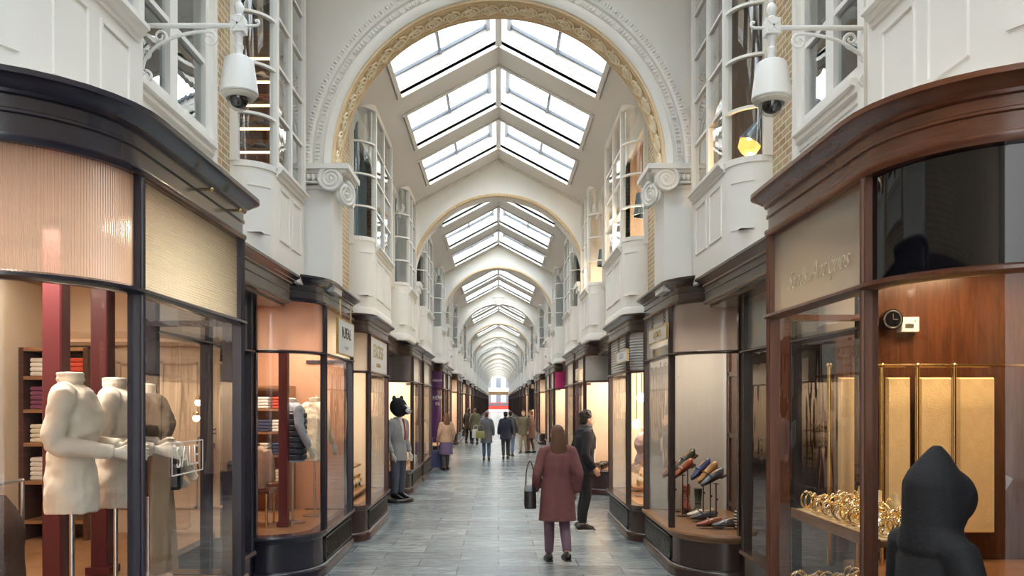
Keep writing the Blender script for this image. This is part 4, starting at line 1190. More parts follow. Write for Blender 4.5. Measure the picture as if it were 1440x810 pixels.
# ------------------------------------------------------------------ writing
def solid(o):
    dg = bpy.context.evaluated_depsgraph_get()
    me = bpy.data.meshes.new_from_object(o.evaluated_get(dg))
    n = bpy.data.objects.new('lettering', me); nm = o.name
    mm, par = o.matrix_local.copy(), o.parent
    cu = o.data
    bpy.data.objects.remove(o); bpy.data.curves.remove(cu)
    link(n); n.name = 'lettering'
    if par: n.parent = par
    n.matrix_local = mm
    return n

def text(body, s, x, d, z, size, m, parent=None, name='lettering', shear=0, width=None, offset=0):
    """raised lettering on a shop plane (x, d the middle of the line), reading along the wall"""
    cu = bpy.data.curves.new(name, 'FONT'); cu.body = body; cu.size = size; cu.align_x = 'CENTER'; cu.align_y = 'CENTER'; cu.extrude = .002; cu.shear = shear; cu.offset = offset
    o = bpy.data.objects.new(name, cu); link(o); cu.materials.append(m)
    if s < 0: R = Matrix(((0, 0, 1), (1, 0, 0), (0, 1, 0)))
    else: R = Matrix(((0, 0, -1), (-1, 0, 0), (0, 1, 0)))
    off = OFF.get(parent.name, V(0, 0, 0)) if parent else V(0, 0, 0)
    M = R.to_4x4()
    if width: M = M @ Matrix.Diagonal((width, 1, 1, 1))
    M.translation = Vector((s * x, d, z)) - off
    if parent: o.parent = parent
    o.matrix_local = M
    return solid(o)
INK = mat('sign_ink', (.03, .04, .05), .5); GILT = mat('gilt_letters', (.55, .40, .16), .35, .7); SIGNWHITE = mat('sign_white', (.80, .82, .80), .4, var=.02); STICKER = mat('white_vinyl', (.85, .84, .80), .5, var=.02)
SCRIPT = mat('faded_script', (.72, .64, .50), .5)
# SALE on the glass
root = empty('window_sticker', (-1.745, 4.57, 1.63), 'thin-framed white SALE sticker on the knitwear shop glass', 'sticker', world=True)
m = MB()
zs0, zs1, d0, d1 = 1.545, 1.725, 4.37, 4.83
for a in ((d0, d1, zs0, zs0 + .006), (d0, d1, zs1 - .006, zs1), (d0, d0 + .006, zs0, zs1), (d1 - .006, d1, zs0, zs1)): m.box(-1.744, -1.741, *a)
m.build('sticker_border', STICKER, root, smooth=False)
text('SALE', -1, 1.743, 4.595, 1.636, .17, STICKER, root, width=.92, offset=-.002)
# script on the jeweller's upper glass
root = empty('painted_script', (1.742, 4.55, 2.66), 'faded cream script lettering painted on the jewellery shop upper glass', 'lettering', world=True)
text('Sands.', 1, 1.742, 4.77, 2.66, .15, SCRIPT, root, shear=.55, width=.88, offset=-.004)
text('Antiques', 1, 1.742, 4.33, 2.665, .16, SCRIPT, root, shear=.55, width=.88, offset=-.004)

def hang_sign(s, x, d, z, w, h, lines, label, strap='chain', ztop=2.98, mt=None):
    root = empty('hanging_sign', (s * x, d, z), label, 'sign', world=True)
    m = MB(); m.box(*sorted((s * (x - .012), s * (x + .012))), d - w / 2, d + w / 2, z - h / 2, z + h / 2); m.build('sign_board', mt or SIGNWHITE, root, smooth=False)
    m = MB(); e = .012
    for a in ((d - w / 2 - e, d + w / 2 + e, z + h / 2, z + h / 2 + e), (d - w / 2 - e, d + w / 2 + e, z - h / 2 - e, z - h / 2), (d - w / 2 - e, d - w / 2, z - h / 2, z + h / 2), (d + w / 2, d + w / 2 + e, z - h / 2, z + h / 2)): m.box(*sorted((s * (x - .016), s * (x + .016))), *a)
    m.build('sign_border', BRASS, root, smooth=False)
    for q in (-.34, .34):
        m = MB()
        if strap == 'chain':
            zz = z + h / 2; i = 0
            while zz < ztop:
                m.torus((s * x, d + q * w, zz + .02), .014, .004, 10, 5, Matrix.Rotation(PI / 2, 3, 'Y') if i % 2 else Matrix.Rotation(PI / 2, 3, 'X')); zz += .024; i += 1
            m.build('chain', DARKMETAL, root)
        else:
            m.box(*sorted((s * (x - .008), s * (x + .004))), d + q * w - .016, d + q * w + .016, z + h / 2, ztop); m.build('brass_strap', BRASS, root, smooth=False)
    for (body, dz, size, mt_, wd) in lines: text(body, s, x - .014, d, z + dz, size, mt_, root, width=wd)
    return root
hang_sign(-1, 1.88, 10.07, 2.72, 1.0, .40, [('N.PEAL', .05, .19, INK, .98), ('LONDON', -.12, .045, mat('pale_grey_ink', (.5, .52, .52), .5), 1)], 'white hanging sign on two brass straps over the menswear shop window', 'strap', 3.16)
hang_sign(1, 1.92, 9.85, 2.75, 1.08, .16, [('& JONES', 0, .11, GILT, 1.1)], 'cream hanging name board on chains over the shoe shop window', 'chain', 3.0, mat('cream_sign_board', (.70, .66, .55), .5))
hang_sign(1, 1.775, 11.75, 2.585, 1.0, .15, [('ATELIER', 0, .11, mat('pale_grey_ink', (.5, .52, .52), .5), 1)], 'white hanging name board on chains over the slatted shopfront', 'chain', 2.88)
hang_sign(1, 1.80, 18.7, 2.55, .6, .25, [], 'small white hanging board by the curved slatted panel', 'chain', 2.88)
# name board behind the upper glass
root = empty('name_board', (-1.87, 12.6, 2.62), 'white name board with gold capitals on the plum shopfront', 'sign', world=True)
m = MB(); m.box(-1.846, -1.832, 11.72, 13.42, 2.385, 2.88); m.build('sign_board', SIGNWHITE, root, smooth=False)
text('EXCESS', -1, 1.830, 12.5, 2.68, .28, GILT, root, width=1.05); text('LONDON', -1, 1.830, 12.5, 2.49, .08, GILT, root, width=1.1)
# lower cream card in the shoe shop fanlight
root = empty('window_card', (2.01, 10.2, 2.55), 'cream card standing low behind the shoe shop upper glass', 'card', world=True)
m = MB(); m.box(1.993, 1.999, 9.4, 10.5, 2.5, 2.62); m.build('card_face', mat('cream_sign_board', (.70, .66, .55), .5), root, smooth=False)
# lettering on the purple banner
bx = ARCH[2] + .1
for zz, b_, sz in ((2.62, 'LALI', .12), (2.02, 'NEW', .16), (1.82, 'IN', .16)): pass
root = empty('banner', (-2.1, bx - .3, 1.9), 'tall purple banner with white lettering standing in the curved window', 'banner', world=True)
m = MB()
pp = bow(1.85, bx, bx + 1.9, .48, 2.2, 10, .1)['near'][1:-1]
m.sweep(-1, pp, [(-.03, .6), (-.03, 2.34), (-.045, 2.34), (-.045, .6)]); m.build('banner_cloth', PURPLE, root)
def near_text(body, z, size):
    cu = bpy.data.curves.new('lettering', 'FONT'); cu.body = body; cu.size = size; cu.align_x = 'CENTER'; cu.align_y = 'CENTER'; cu.extrude = .002; cu.materials.append(STICKER)
    o = bpy.data.objects.new('lettering', cu); link(o); o.parent = root
    M = Matrix.Rotation(.75, 4, 'Z') @ Matrix.Rotation(PI / 2, 4, 'X'); M.translation = Vector((-1.985, bx - .37, z)) - OFF[root.name]
    o.matrix_local = M; solid(o)
near_text('LALIQUE', 2.62, .1); near_text('NEW', 2.05, .17); near_text('IN', 1.86, .17)

# ------------------------------------------------------------------ security cameras on scrolled brackets
CAMWHITE = mat('camera_white', (.84, .84, .83), .35, var=.02)
def cctv(s, x0, x1, d, z, label, drop=True):
    """arm from the wall (x0) to past the drop (x1)"""
    root = empty('security_camera', (s * x0, d, z), label, 'security camera', world=True)
    m = MB()
    m.tube([(s * x0, d, z), (s * (x1 + .05), d, z)], .017, 10)
    m.tube([(s * (x1 - .05), d, z), (s * (x1 - .11), d, z), (s * (x1 - .135), d, z + .012), (s * (x1 - .13), d, z + .035), (s * (x1 - .11), d, z + .032)], .010, 8, smooth=3)
    m.lathe([(.0, -.01), (.05, -.01), (.05, .01), (.0, .01)], (s * x0, d, z), 14, Matrix.Rotation(PI / 2, 3, 'Y'))
    m.build('bracket_arm', CAMWHITE, root)
    m = MB()
    pts = []
    for k in range(15):
        a = PI * .5 * k / 14
        pts.append((s * (x0 - .01 - .46 * (1 - math.cos(a))), d, z - .30 + .26 * math.sin(a)))
    m.tube(pts, .012, 7)
    def curl(cx, cz, R, a0, sg):
        q = []
        for k in range(22):
            u = k / 21; a = a0 + sg * u * 3.4 * PI * .8; r = R * (1 - .75 * u)
            q.append((s * (cx + r * math.cos(a)), d, cz + r * math.sin(a)))
        m.tube(q, [.010 * (1 - .35 * k / 21) for k in range(22)], 6)
    curl(x0 - .47, z - .092, .052, PI / 2, 1); curl(x0 - .13, z - .075, .05, -PI / 2, -1); curl(x0 - .03, z - .20, .045, 0, 1); curl(x0 - .03, z - .35, .045, PI / 2, 1)
    m.build('scroll_bracket', CAMWHITE, root)
    m = MB()
    m.box(*sorted((s * (x1 - .045), s * (x1 + .045))), d - .045, d + .045, z - .05, z + .05)
    for q in (-1, 1):
        m.obox((s * x1, d - .047, z), (.1, .006, .012), Matrix.Rotation(q * PI / 4, 3, 'Y'))
    m.lathe([(.02, .05), (.035, .06), (.02, .075), (.03, .1), (.035, .13), (.022, .155), (.012, .165), (.018, .185), (.012, .21), (.004, .27), (.001, .3)], (s * x1, d, z), 14)
    m.lathe([(.025, -.05), (.035, -.06), (.026, -.075), (.024, -.13), (.034, -.14), (.034, -.155), (.026, -.165), (.026, -.21), (.03, -.22)], (s * x1, d, z), 14)
    m.build('finial_post', CAMWHITE, root)
    m = MB(); zb = z - .215
    m.lathe([(.02, 0), (.07, -.004), (.094, -.02), (.102, -.05), (.118, -.16), (.128, -.235), (.130, -.25), (.124, -.258), (.02, -.256)], (s * x1, d, zb), 28); m.build('housing', CAMWHITE, root)
    m = MB(); m.lathe([(.115, -.257), (.117, -.27), (.100, -.285), (.085, -.29), (.08, -.257)], (s * x1, d, zb), 28); m.build('trim_ring', mat('camera_cream', (.70, .66, .58), .4), root)
    m = MB(); m.lathe([(.082, -.285), (.08, -.31), (.066, -.342), (.04, -.362), (.002, -.368)], (s * x1, d, zb), 24); m.build('clear_dome', glass('dome_glass', (.85, .85, .85), refl=1.0, base=.05, wave=0), root)
    m = MB(); m.ball((s * x1, d, zb - .30), (.062, .062, .05), 16, 10); m.lathe([(.03, 0), (.03, .03), (.02, .032), (.001, .025)], (s * x1 + .012, d - .04, zb - .315), 14, Matrix.Rotation(PI / 2 + .5, 3, 'X')); m.build('camera_ball', BLACKGLASS, root)
    return root
cctv(-1, 2.45, 1.78, 5.62, 4.525, 'white dome security camera on scrolled wall bracket above the knitwear shop')
cctv(1, 2.45, 1.80, 5.40, 4.41, 'white dome security camera on scrolled wall bracket above the jewellery shop')
for s in (-1, 1):
    sd = 'knitwear' if s < 0 else 'jewellery'
    cctv(s, 2.08, 1.80, 30.2, 4.1, 'distant white dome camera on the %s side of the arcade, upper of two' % sd)
    cctv(s, 2.08, 1.84, 28.6, 3.78, 'distant white dome camera on the %s side of the arcade, lower of two' % sd)
# dark projecting banner, distant lanterns
root = empty('projecting_banner', (1.85, 43.5, 1.95), 'black projecting banner sign far down the jewellery side', 'banner', world=True)
m = MB(); m.box(1.62, 1.98, 43.5, 43.54, 1.5, 2.55); m.build('banner_cloth', BLACKCLOTH, root, smooth=False)
m = MB(); m.tube([(1.58, 43.5, 2.57), (2.2, 43.5, 2.57)], .02, 8); m.build('banner_pole', DARKMETAL, root)
m = MB(); m.box(1.64, 1.96, 43.48, 43.5, 2.5, 2.62); m.build('banner_head', BLACKCLOTH, root, smooth=False)

# ------------------------------------------------------------------ knitwear shop fittings
kn = [o for o in bpy.data.objects if o.get('label', '').startswith('near blue-black')][0]
for dd in (4.72, 5.24):
    m = MB(); m.tube([(-1.74, dd, 3.17), (-1.66, dd, 3.17)], .009, 8); m.ball((-1.655, dd, 3.17), .014, 10, 8); m.build('brass_stud', BRASS, kn)
REDP = mat('dark_red_paint', (.085, .014, .019), .4)
for i, (px, D, nm) in enumerate(((84, 4.95, 'dark red square post behind the cream-jumper mannequin'), (149, 5.5, 'dark red square post behind the oat-jumper mannequin'))):
    x = (px - CX) * D / F
    m = MB(); w = .058
    m.rings([[(sx * w, sy * w, z) for sx, sy in ((-1, -.86), (-.86, -1), (.86, -1), (1, -.86), (1, .86), (.86, 1), (-.86, 1), (-1, .86))] for z in (0, 2.22)])
    root = empty('display_post', (x - .02, D, Z1 - .0), nm, 'post')
    o = m.build('post_shaft', REDP, root); 
    m = MB(); m.box(-.08, .08, -.08, .08, 0, .05); m.box(-.075, .075, -.075, .075, 2.19, 2.22); m.build('post_collar', REDP, root, smooth=False)
# wall shelving with folded jumpers
DW = 7.24
root = empty('shelving_unit', (-3.75, DW - .2, .74), 'dark wooden shelving of folded jumpers on the shop back wall', 'shelves', world=True)
m = MB(); m.box(-4.02, -3.98, DW - .38, DW - .02, .74, 2.40); m.box(-3.48, -3.44, DW - .38, DW - .02, .74, 2.40); m.box(-4.02, -3.44, DW - .04, DW - .02, .74, 2.4); m.build('carcass', DKWOOD, root, smooth=False)
SH = [.95, 1.28, 1.60, 1.88, 2.16]
for z in SH + [2.4]:
    m = MB(); m.box(-3.98, -3.48, DW - .38, DW - .03, z - .03, z); m.build('shelf', OAK, root, smooth=False)
KN = [('white', (.75, .72, .66)), ('grey', (.42, .42, .45)), ('red', (.62, .08, .04)), ('cream', (.72, .66, .52)), ('navy', (.06, .07, .14)), ('plum', (.2, .06, .12))]
first = {}
for zi, z in enumerate(SH[1:]):
    for ci in range(3):
        nmc, colr = KN[[(0, 1, 2), (3, 4, 5), (5, 3, 4), (0, 1, 2)][zi][ci]] if zi != 3 else KN[(0, 1, 2)[ci]]
        for k in range(4 if zi % 2 else 5):
            if nmc not in first:
                root = empty('folded_jumper', (0, 0, 0), None, 'jumper')
                m = MB(); m.rings([[(x * a, y * b_, zz) for x, y in ((-.07, -.14), (.07, -.14), (.075, -.13), (.075, .13), (.07, .14), (-.07, .14), (-.075, .13), (-.075, -.13))] for zz, a, b_ in ((0, .9, .95), (.008, 1, 1), (.028, 1, 1), (.036, .9, .95))])
                m.build('knit_body', cl('knit_' + nmc, colr), root)
                m = MB(); m.tube([(-.05, -.135, .031), (0, -.10, .034), (.05, -.135, .031)], .0035, 6, smooth=3); m.build('collar', cl('knit_' + nmc, colr), root)
                first[nmc] = o = root
            else: o = copy_tree(first[nmc])
            o.location = (-3.88 + ci * .155, DW - .19, z + .001 + k * .039)
            o['label'] = 'folded %s jumper in a pile on the dark shelving' % nmc; o['category'] = 'jumper'; o['group'] = 'folded %s jumpers on the shelves' % nmc
# mirror
root = empty('mirror', (-4.15, DW, .74), 'tall dark mirror beside the folded jumper shelves', 'mirror', world=True)
m = MB(); m.box(-4.42, -4.04, DW - .03, DW + .01, .76, 2.36); m.build('mirror_glass', BLACKGLASS, root, smooth=False)
m = MB()
for q in ((-4.46, -4.42, .74, 2.4), (-4.06, -4.03, .74, 2.4), (-4.46, -4.03, 2.36, 2.42)): m.box(q[0], q[1], DW - .06, DW + .02, q[2], q[3])
m.build('mirror_frame', WALLBEIGE, root, smooth=False)
m = MB(); m.sweep(-1, [(2.3, DW + .05, 0, -1), (4.7, DW + .05, 0, -1)], [(0, 2.44), (.06, 2.44), (.09, 2.47), (.06, 2.5), (.1, 2.53), (.11, 2.56), (0, 2.56)]); structure(m, tname(), WALLBEIGE)
# panelled frames on the wall seen through the straight pane
m = MB()
for x0, x1 in ((2.34, 2.62), (2.68, 3.0), (3.06, 3.38)):
    for q in ((x0, x0 + .02, 1.0, 2.3), (x1 - .02, x1, 1.0, 2.3), (x0, x1, 1.0, 1.02), (x0, x1, 2.28, 2.3)): m.box(-q[1], -q[0], DW + .03, DW + .06, q[2], q[3])
structure(m, tname(), WALLBEIGE, smooth=False)
# extinguisher
ex = P(291, 640, 7.14)
root = empty('fire_extinguisher', (ex.x, ex.y, ex.z - .2), 'red fire extinguisher hanging on the shop wall beside the straight pane', 'fire extinguisher')
RED = mat('signal_red', (.55, .02, .02), .3)
m = MB(); m.lathe([(.05, 0), (.058, .01), (.058, .28), (.045, .33), (.02, .36), (.001, .36)], (0, 0, 0), 20); m.build('cylinder_body', RED, root)
m = MB(); m.tube([(0, 0, .35), (0, 0, .4)], .014, 8); m.tube([(0, 0, .4), (.08, 0, .43)], .008, 6); m.tube([(0, 0, .385), (.08, 0, .39)], .007, 6); m.build('valve_handle', DARKMETAL, root)
m = MB(); m.tube([(-.01, -.02, .38), (-.07, -.03, .33), (-.075, -.03, .15), (-.06, -.03, .08)], .008, 6, smooth=4); m.build('hose', BLKLEATHER, root)
m = MB(); m.box(-.03, .03, .05, .12, .25, .3); m.build('wall_hook', DARKMETAL, root, smooth=False)
# fur coat on a rail at the shop edge
m = MB(); rr = random.Random(5); rg = []
for i in range(9):
    z = 1.38 - i * .08; w = (.06, .13, .17, .18, .18, .185, .19, .19, .17)[i]
    rg.append([(-3.02 + w * .7 * (1 + .12 * rr.random()) * math.cos(2 * PI * j / 20), 4.92 + w * (1 + .12 * rr.random()) * math.sin(2 * PI * j / 20), z) for j in range(20)])
m.rings(rg); m.build('fur_coat', FUR, None, label='dark brown fur coat hanging at the outer edge of the knitwear window', cat='coat')
root = empty('clothes_rail', (-3.02, 4.9, Z1), 'slim steel clothes rail holding the dark fur coat', 'rail', world=True)
m = MB(); m.tube([(-3.02, 4.65, 1.45), (-3.02, 5.2, 1.45)], .012, 8); m.build('rail_bar', STEEL, root)
for y in (4.65, 5.2):
    m = MB(); m.tube([(-3.02, y, Z1), (-3.02, y, 1.45)], .012, 8); m.build('rail_leg', STEEL, root)
m = MB(); m.torus((-3.02, 4.92, 1.425), .028, .005, 14, 6, Matrix.Rotation(PI / 2, 3, 'X')); m.build('coat_hook', STEEL, root)
# small lit spots
BULB = emis('warm_bulb', (1, .78, .5), 9)
def spot(px, py, D, label, s=.03, group=None):
    c = P(px, py, D)
    root = empty('spot_lamp', c, label, 'lamp', group)
    m = MB(); m.ball((0, 0, 0), s, 12, 8); m.build('bulb', BULB, root)
    m = MB(); m.lathe([(s * .5, s * .6), (s * .9, s * .7), (s * .8, s * 1.6), (s * .2, s * 1.9)], (0, 0, 0), 12); m.tube([(0, 0, s * 1.8), (0, .12, s * 1.8)], .006, 6); m.build('lamp_holder', BRASS, root)
    return root
spot(207, 560, 6.9, 'small lit wall lamp just above the taupe coat'); spot(279, 566, 7.05, 'small lit wall lamp beside the extinguisher'); spot(276, 588, 7.0, 'lower small lit wall lamp near the SALE sticker')

# ------------------------------------------------------------------ jeweller's window
Z2 = .80
CREAMPANEL = cl('cream_velvet', (.80, .62, .34))
GOLDM = mat('yellow_gold', (.85, .60, .25), .2, 1)
SILV = mat('pale_gold', (.80, .70, .55), .18, 1)
pan = [(1371, 52, 'widest'), (1314, 46, 'second'), (1262, 34, 'third'), (1216, 30, 'fourth'), (1191, 26, 'narrowest')]
names = ['widest tall cream velvet panel at the dark end of the jewellery case', 'tall cream velvet panel next to the widest one', 'tall cream velvet panel in the middle of the jewellery case', 'slim cream velvet panel behind the mahogany window post', 'slim cream velvet panel seen through the straight jewellery pane']
for (px, w, _), lab in zip(pan, names):
    D = 5.9
    x = (px - CX) * D / F; wd = w * D / F
    root = empty('velvet_board', (x, D, 0), lab, 'panel')
    m = MB(); m.rings([[(sx * (wd / 2 - e), .0 + f, z) for sx, f, z in ((-1, 0, 1.0 + e), (1, 0, 1.0 + e), (1, 0, 2.12 - e), (-1, 0, 2.12 - e))] for e, f in ((0, .0),)] + [[(sx * (wd / 2 - .012), -.03, z) for sx, z in ((-1, 1.012), (1, 1.012), (1, 2.108), (-1, 2.108))]]); m.build('velvet_face', CREAMPANEL, root, smooth=False)
    m = MB(); m.box(-wd / 2 - .012, wd / 2 + .012, 0, .03, .985, 2.135); m.build('panel_frame', DKWOOD, root, smooth=False)
for i, px in enumerate((1342, 1290, 1240, 1204, 1166)):
    x = (px - CX) * 5.75 / F
    m = MB(); m.tube([(x, 5.75, Z2), (x, 5.75, 2.2)], .014, 10); m.ball((x, 5.75, 2.2), .02, 10, 8)
    m.build('brass_post', BRASS, None, label='slim brass upright of the jewellery case, %s' % ('next to the widest panel', 'beside the second panel', 'beside the middle panel', 'behind the mahogany post', 'at the straight pane')[i], cat='post')
m = MB(); m.tube([(2.5, 5.75, 2.2), (3.75, 5.75, 2.2)], .012, 8); m.build('brass_rail', BRASS, None, label='thin brass rail across the top of the jewellery case', cat='rail')
root = empty('display_shelf', (2.0, 4.6, 1.25), 'long low shelf of bangles along the jewellery window', 'shelf', world=True)
m = MB(); m.box(1.86, 2.3, 4.0, 5.19, 1.235, 1.265); m.box(1.852, 1.866, 4.0, 5.19, 1.215, 1.275); m.build('shelf_board', OAK, root, smooth=False)
for y in (4.05, 4.6, 5.14):
    m = MB(); m.tube([(2.25, y, Z2), (2.25, y, 1.235)], .014, 8); m.build('shelf_leg', BRASS, root)
m = MB(); m.box(1.87, 2.29, 4.01, 5.18, 1.265, 1.271); m.build('velvet_liner', CREAMPANEL, root, smooth=False)
# bangles on stands
rr = random.Random(11)
def bangle_proto(metal, R, lab):
    root = empty('bangle', (0, 0, 0), lab, 'bangle')
    m = MB(); m.torus((0, 0, R + .012), R, .0055, 26, 7, Matrix.Rotation(PI / 2, 3, 'X')); m.build('ring', metal, root)
    m = MB(); m.ball((0, 0, 2 * R + .014), .010, 8, 6); m.ball((.014, 0, 2 * R + .012), .007, 8, 6); m.ball((-.014, 0, 2 * R + .012), .007, 8, 6); m.build('stones', SILV if metal is GOLDM else GOLDM, root)
    m = MB(); m.lathe([(.001, 0), (.022, 0), (.022, .006), (.008, .01), (.008, .016), (.001, .016)], (0, 0, 0), 12); m.build('stand_foot', CREAMPANEL, root)
    return root
pr = [bangle_proto(GOLDM, .048, None), bangle_proto(SILV, .040, None), bangle_proto(GOLDM, .034, None)]
used = [False] * 3
lbl = ['large yellow gold bangle', 'silvery bangle', 'small yellow gold bangle']
def put_bangle(x, y, z, where, grp):
    k = rr.randrange(3)
    if not used[k]: o = pr[k]; used[k] = True
    else: o = copy_tree(pr[k])
    o.location = (x, y, z); o.rotation_euler.z = rr.uniform(-.9, .9)
    o['label'] = lbl[k] + ' standing ' + where; o['category'] = 'bangle'; o['group'] = grp + ', ' + lbl[k]
for i in range(20):
    for j in range(3):
        if rr.random() < .05: continue
        put_bangle(1.92 + j * .105 + rr.uniform(-.015, .015), 4.06 + i * .057 + rr.uniform(-.02, .02), 1.2715, 'on the upper jewellery shelf', 'bangles on the upper shelf')
for i in range(19):
    for j in range(4):
        if rr.random() < .15: continue
        put_bangle(1.88 + j * .11 + rr.uniform(-.02, .02), 4.05 + i * .06 + rr.uniform(-.02, .02), Z2 + .001, 'on the window bed under the jewellery shelf', 'bangles on the window bed')
# small velvet busts with necklaces
for i in range(5):
    y = 4.2 + i * .22
    root = empty('necklace_bust', (2.25, y, 1.2715), 'small cream necklace bust on the upper jewellery shelf', 'bust', 'necklace busts on the upper shelf', rz=PI / 2)
    m = MB(); m.tube([(0, 0, 0), (0, 0, .03), (0, .01, .08), (0, 0, .12), (0, -.005, .15)], [(.05, .03), (.055, .03), (.06, .03), (.03, .02), (.022, .018)], 14, ref=(1, 0, 0), smooth=2); m.build('bust_form', CREAMPANEL, root)
    m = MB()
    for k in range(16):
        a = PI * 2 * k / 16; m.ball((.038 * math.sin(a), .034 + .004 * math.cos(a), .085 + .036 * math.cos(a)), .0055, 6, 5)
    m.build('necklace', GOLDM, root)
c = P(1252, 450, 5.94)
root = empty('wall_clock', c, 'small round black clock high inside the jewellery shop', 'clock')
m = MB(); m.lathe([(.001, -.02), (.065, -.02), (.075, -.01), (.075, .04), (.001, .04)], (0, 0, 0), 28, Matrix.Rotation(PI / 2, 3, 'X')); m.build('clock_case', BLACKGLASS, root)
m = MB(); m.torus((0, -.04, 0), .062, .006, 24, 6, Matrix.Rotation(PI / 2, 3, 'X')); m.obox((.0, -.042, .02), (.006, .004, .045)); m.obox((.015, -.042, 0), (.035, .004, .006)); m.build('clock_hands', STEEL, root)
c = P(1277, 457, 5.99)
root = empty('alarm_box', c, 'square cream alarm box beside the black wall clock', 'alarm box')
m = MB(); m.rings([[(x * k, y, z * k) for x, z in ((-.065, -.055), (.065, -.055), (.065, .055), (-.065, .055))] for y, k in ((.04, 1), (-.03, 1), (-.04, .93))]); m.build('box_case', CREAM, root, smooth=False)
m = MB(); m.ball((.035, -.042, .03), .008, 8, 6); m.obox((-.01, -.041, -.01), (.06, .004, .03)); m.build('box_grille', STEEL, root)

# ------------------------------------------------------------------ menswear shop
Z3 = .51
A2 = [(1, (.25, -.02, -.34), (.22, .1, -.56), 0), (-1, (-.25, -.02, -.34), (-.2, .14, -.52), 0)]
rt = mannequin('mannequin in navy quilted gilet over a pale blue shirt in the menswear window', (-2.45, 9.75, Z3), -.9, 1.98 - Z3, cl('pale_blue_cloth', (.50, .55, .62)), Z3, A2, length=.75, neck=False)
m = MB()
t_ = 1.98 - Z3
for k in range(9):
    z = t_ - .13 - k * .07
    m.tube([(0, .01, z - .035), (0, .01, z - .02), (0, .01, z + .02), (0, .01, z + .035)], [(.19, .135), (.205, .15), (.205, .15), (.19, .135)] if k else [(.17, .12), (.18, .13), (.15, .1), (.1, .08)], 20, ref=(1, 0, 0))
m.build('quilted_gilet', mat('navy_quilting', (.05, .06, .085), .45), rt)
rt = mannequin('mannequin in cream fleece jacket beside the gilet in the menswear window', (-2.32, 10.35, Z3), -.7, 1.99 - Z3, CREAMFUR, Z3, A2, length=.8, neck=True)
root = empty('mannequin', (-2.86, 9.55, Z3), 'low bust form in tan collared jacket on a side table in the menswear window', 'mannequin')
m = MB(); m.tube([(0, 0, .42), (0, 0, .55), (0, .02, .75), (0, 0, .86), (0, -.01, .93)], [(.16, .1), (.17, .11), (.19, .12), (.16, .09), (.06, .05)], 18, ref=(1, 0, 0), smooth=3)
for q in (-1, 1): m.tube([(q * .15, 0, .86), (q * .2, 0, .72), (q * .21, .03, .5)], [.06, .055, .045], 12, smooth=2)
m.build('tan_jacket', TAN, root, remesh=.012)
m = MB(); m.torus((0, 0, .93), .06, .022, 16, 8); m.build('collar', BRLEATHER, root)
root = empty('side_table', (-2.86, 9.55, Z3), 'dark side table under the tan jacket form', 'table')
m = MB(); m.box(-.24, .24, -.2, .2, .38, .415); m.build('table_top', DKWOOD, root, smooth=False)
for sx in (-.2, .2):
    for sy in (-.16, .16):
        m = MB(); m.tube([(sx, sy, 0), (sx, sy, .38)], .016, 8); m.build('leg', BRASS, root)
root = empty('display_post', (-2.47, 9.43, Z3), 'maroon square post in front of the gilet mannequin', 'post')
m = MB(); m.box(-.05, .05, -.05, .05, 0, 2.5); m.build('post_shaft', mat('maroon_paint', (.14, .03, .035), .35), root, smooth=False)
m = MB(); m.box(-.065, .065, -.065, .065, 0, .06); m.build('post_collar', mat('maroon_paint', (.14, .03, .035), .35), root, smooth=False)
# shelving with folded shirts at the far wall
root = empty('shelving_unit', (-3.05, 10.85, .51), 'open shelving of folded shirts at the end of the menswear window', 'shelves', world=True)
m = MB(); m.box(-3.42, -3.38, 10.62, 10.975, .512, 2.15); m.box(-2.76, -2.72, 10.62, 10.975, .512, 2.15); m.build('carcass', OAK, root, smooth=False)
for z in (.9, 1.25, 1.55, 1.85, 2.15):
    m = MB(); m.box(-3.38, -2.76, 10.64, 10.98, z - .03, z); m.build('shelf', OAK, root, smooth=False)
shirtc = [('white', (.75, .72, .66)), ('red', (.62, .08, .04)), ('cream', (.72, .66, .52)), ('navy', (.06, .07, .14))]
for zi, z in enumerate((.9, 1.25, 1.55, 1.85)):
    for ci in range(3):
        nmc = shirtc[(zi + ci) % 4][0]
        for k in range(4):
            o = copy_tree(first[nmc]); o.location = (-3.27 + ci * .2, 10.78, z + .001 + k * .039)
            o['label'] = 'folded %s shirt on the menswear shelving' % nmc; o['category'] = 'shirt'; o['group'] = 'folded %s shirts on the menswear shelves' % nmc

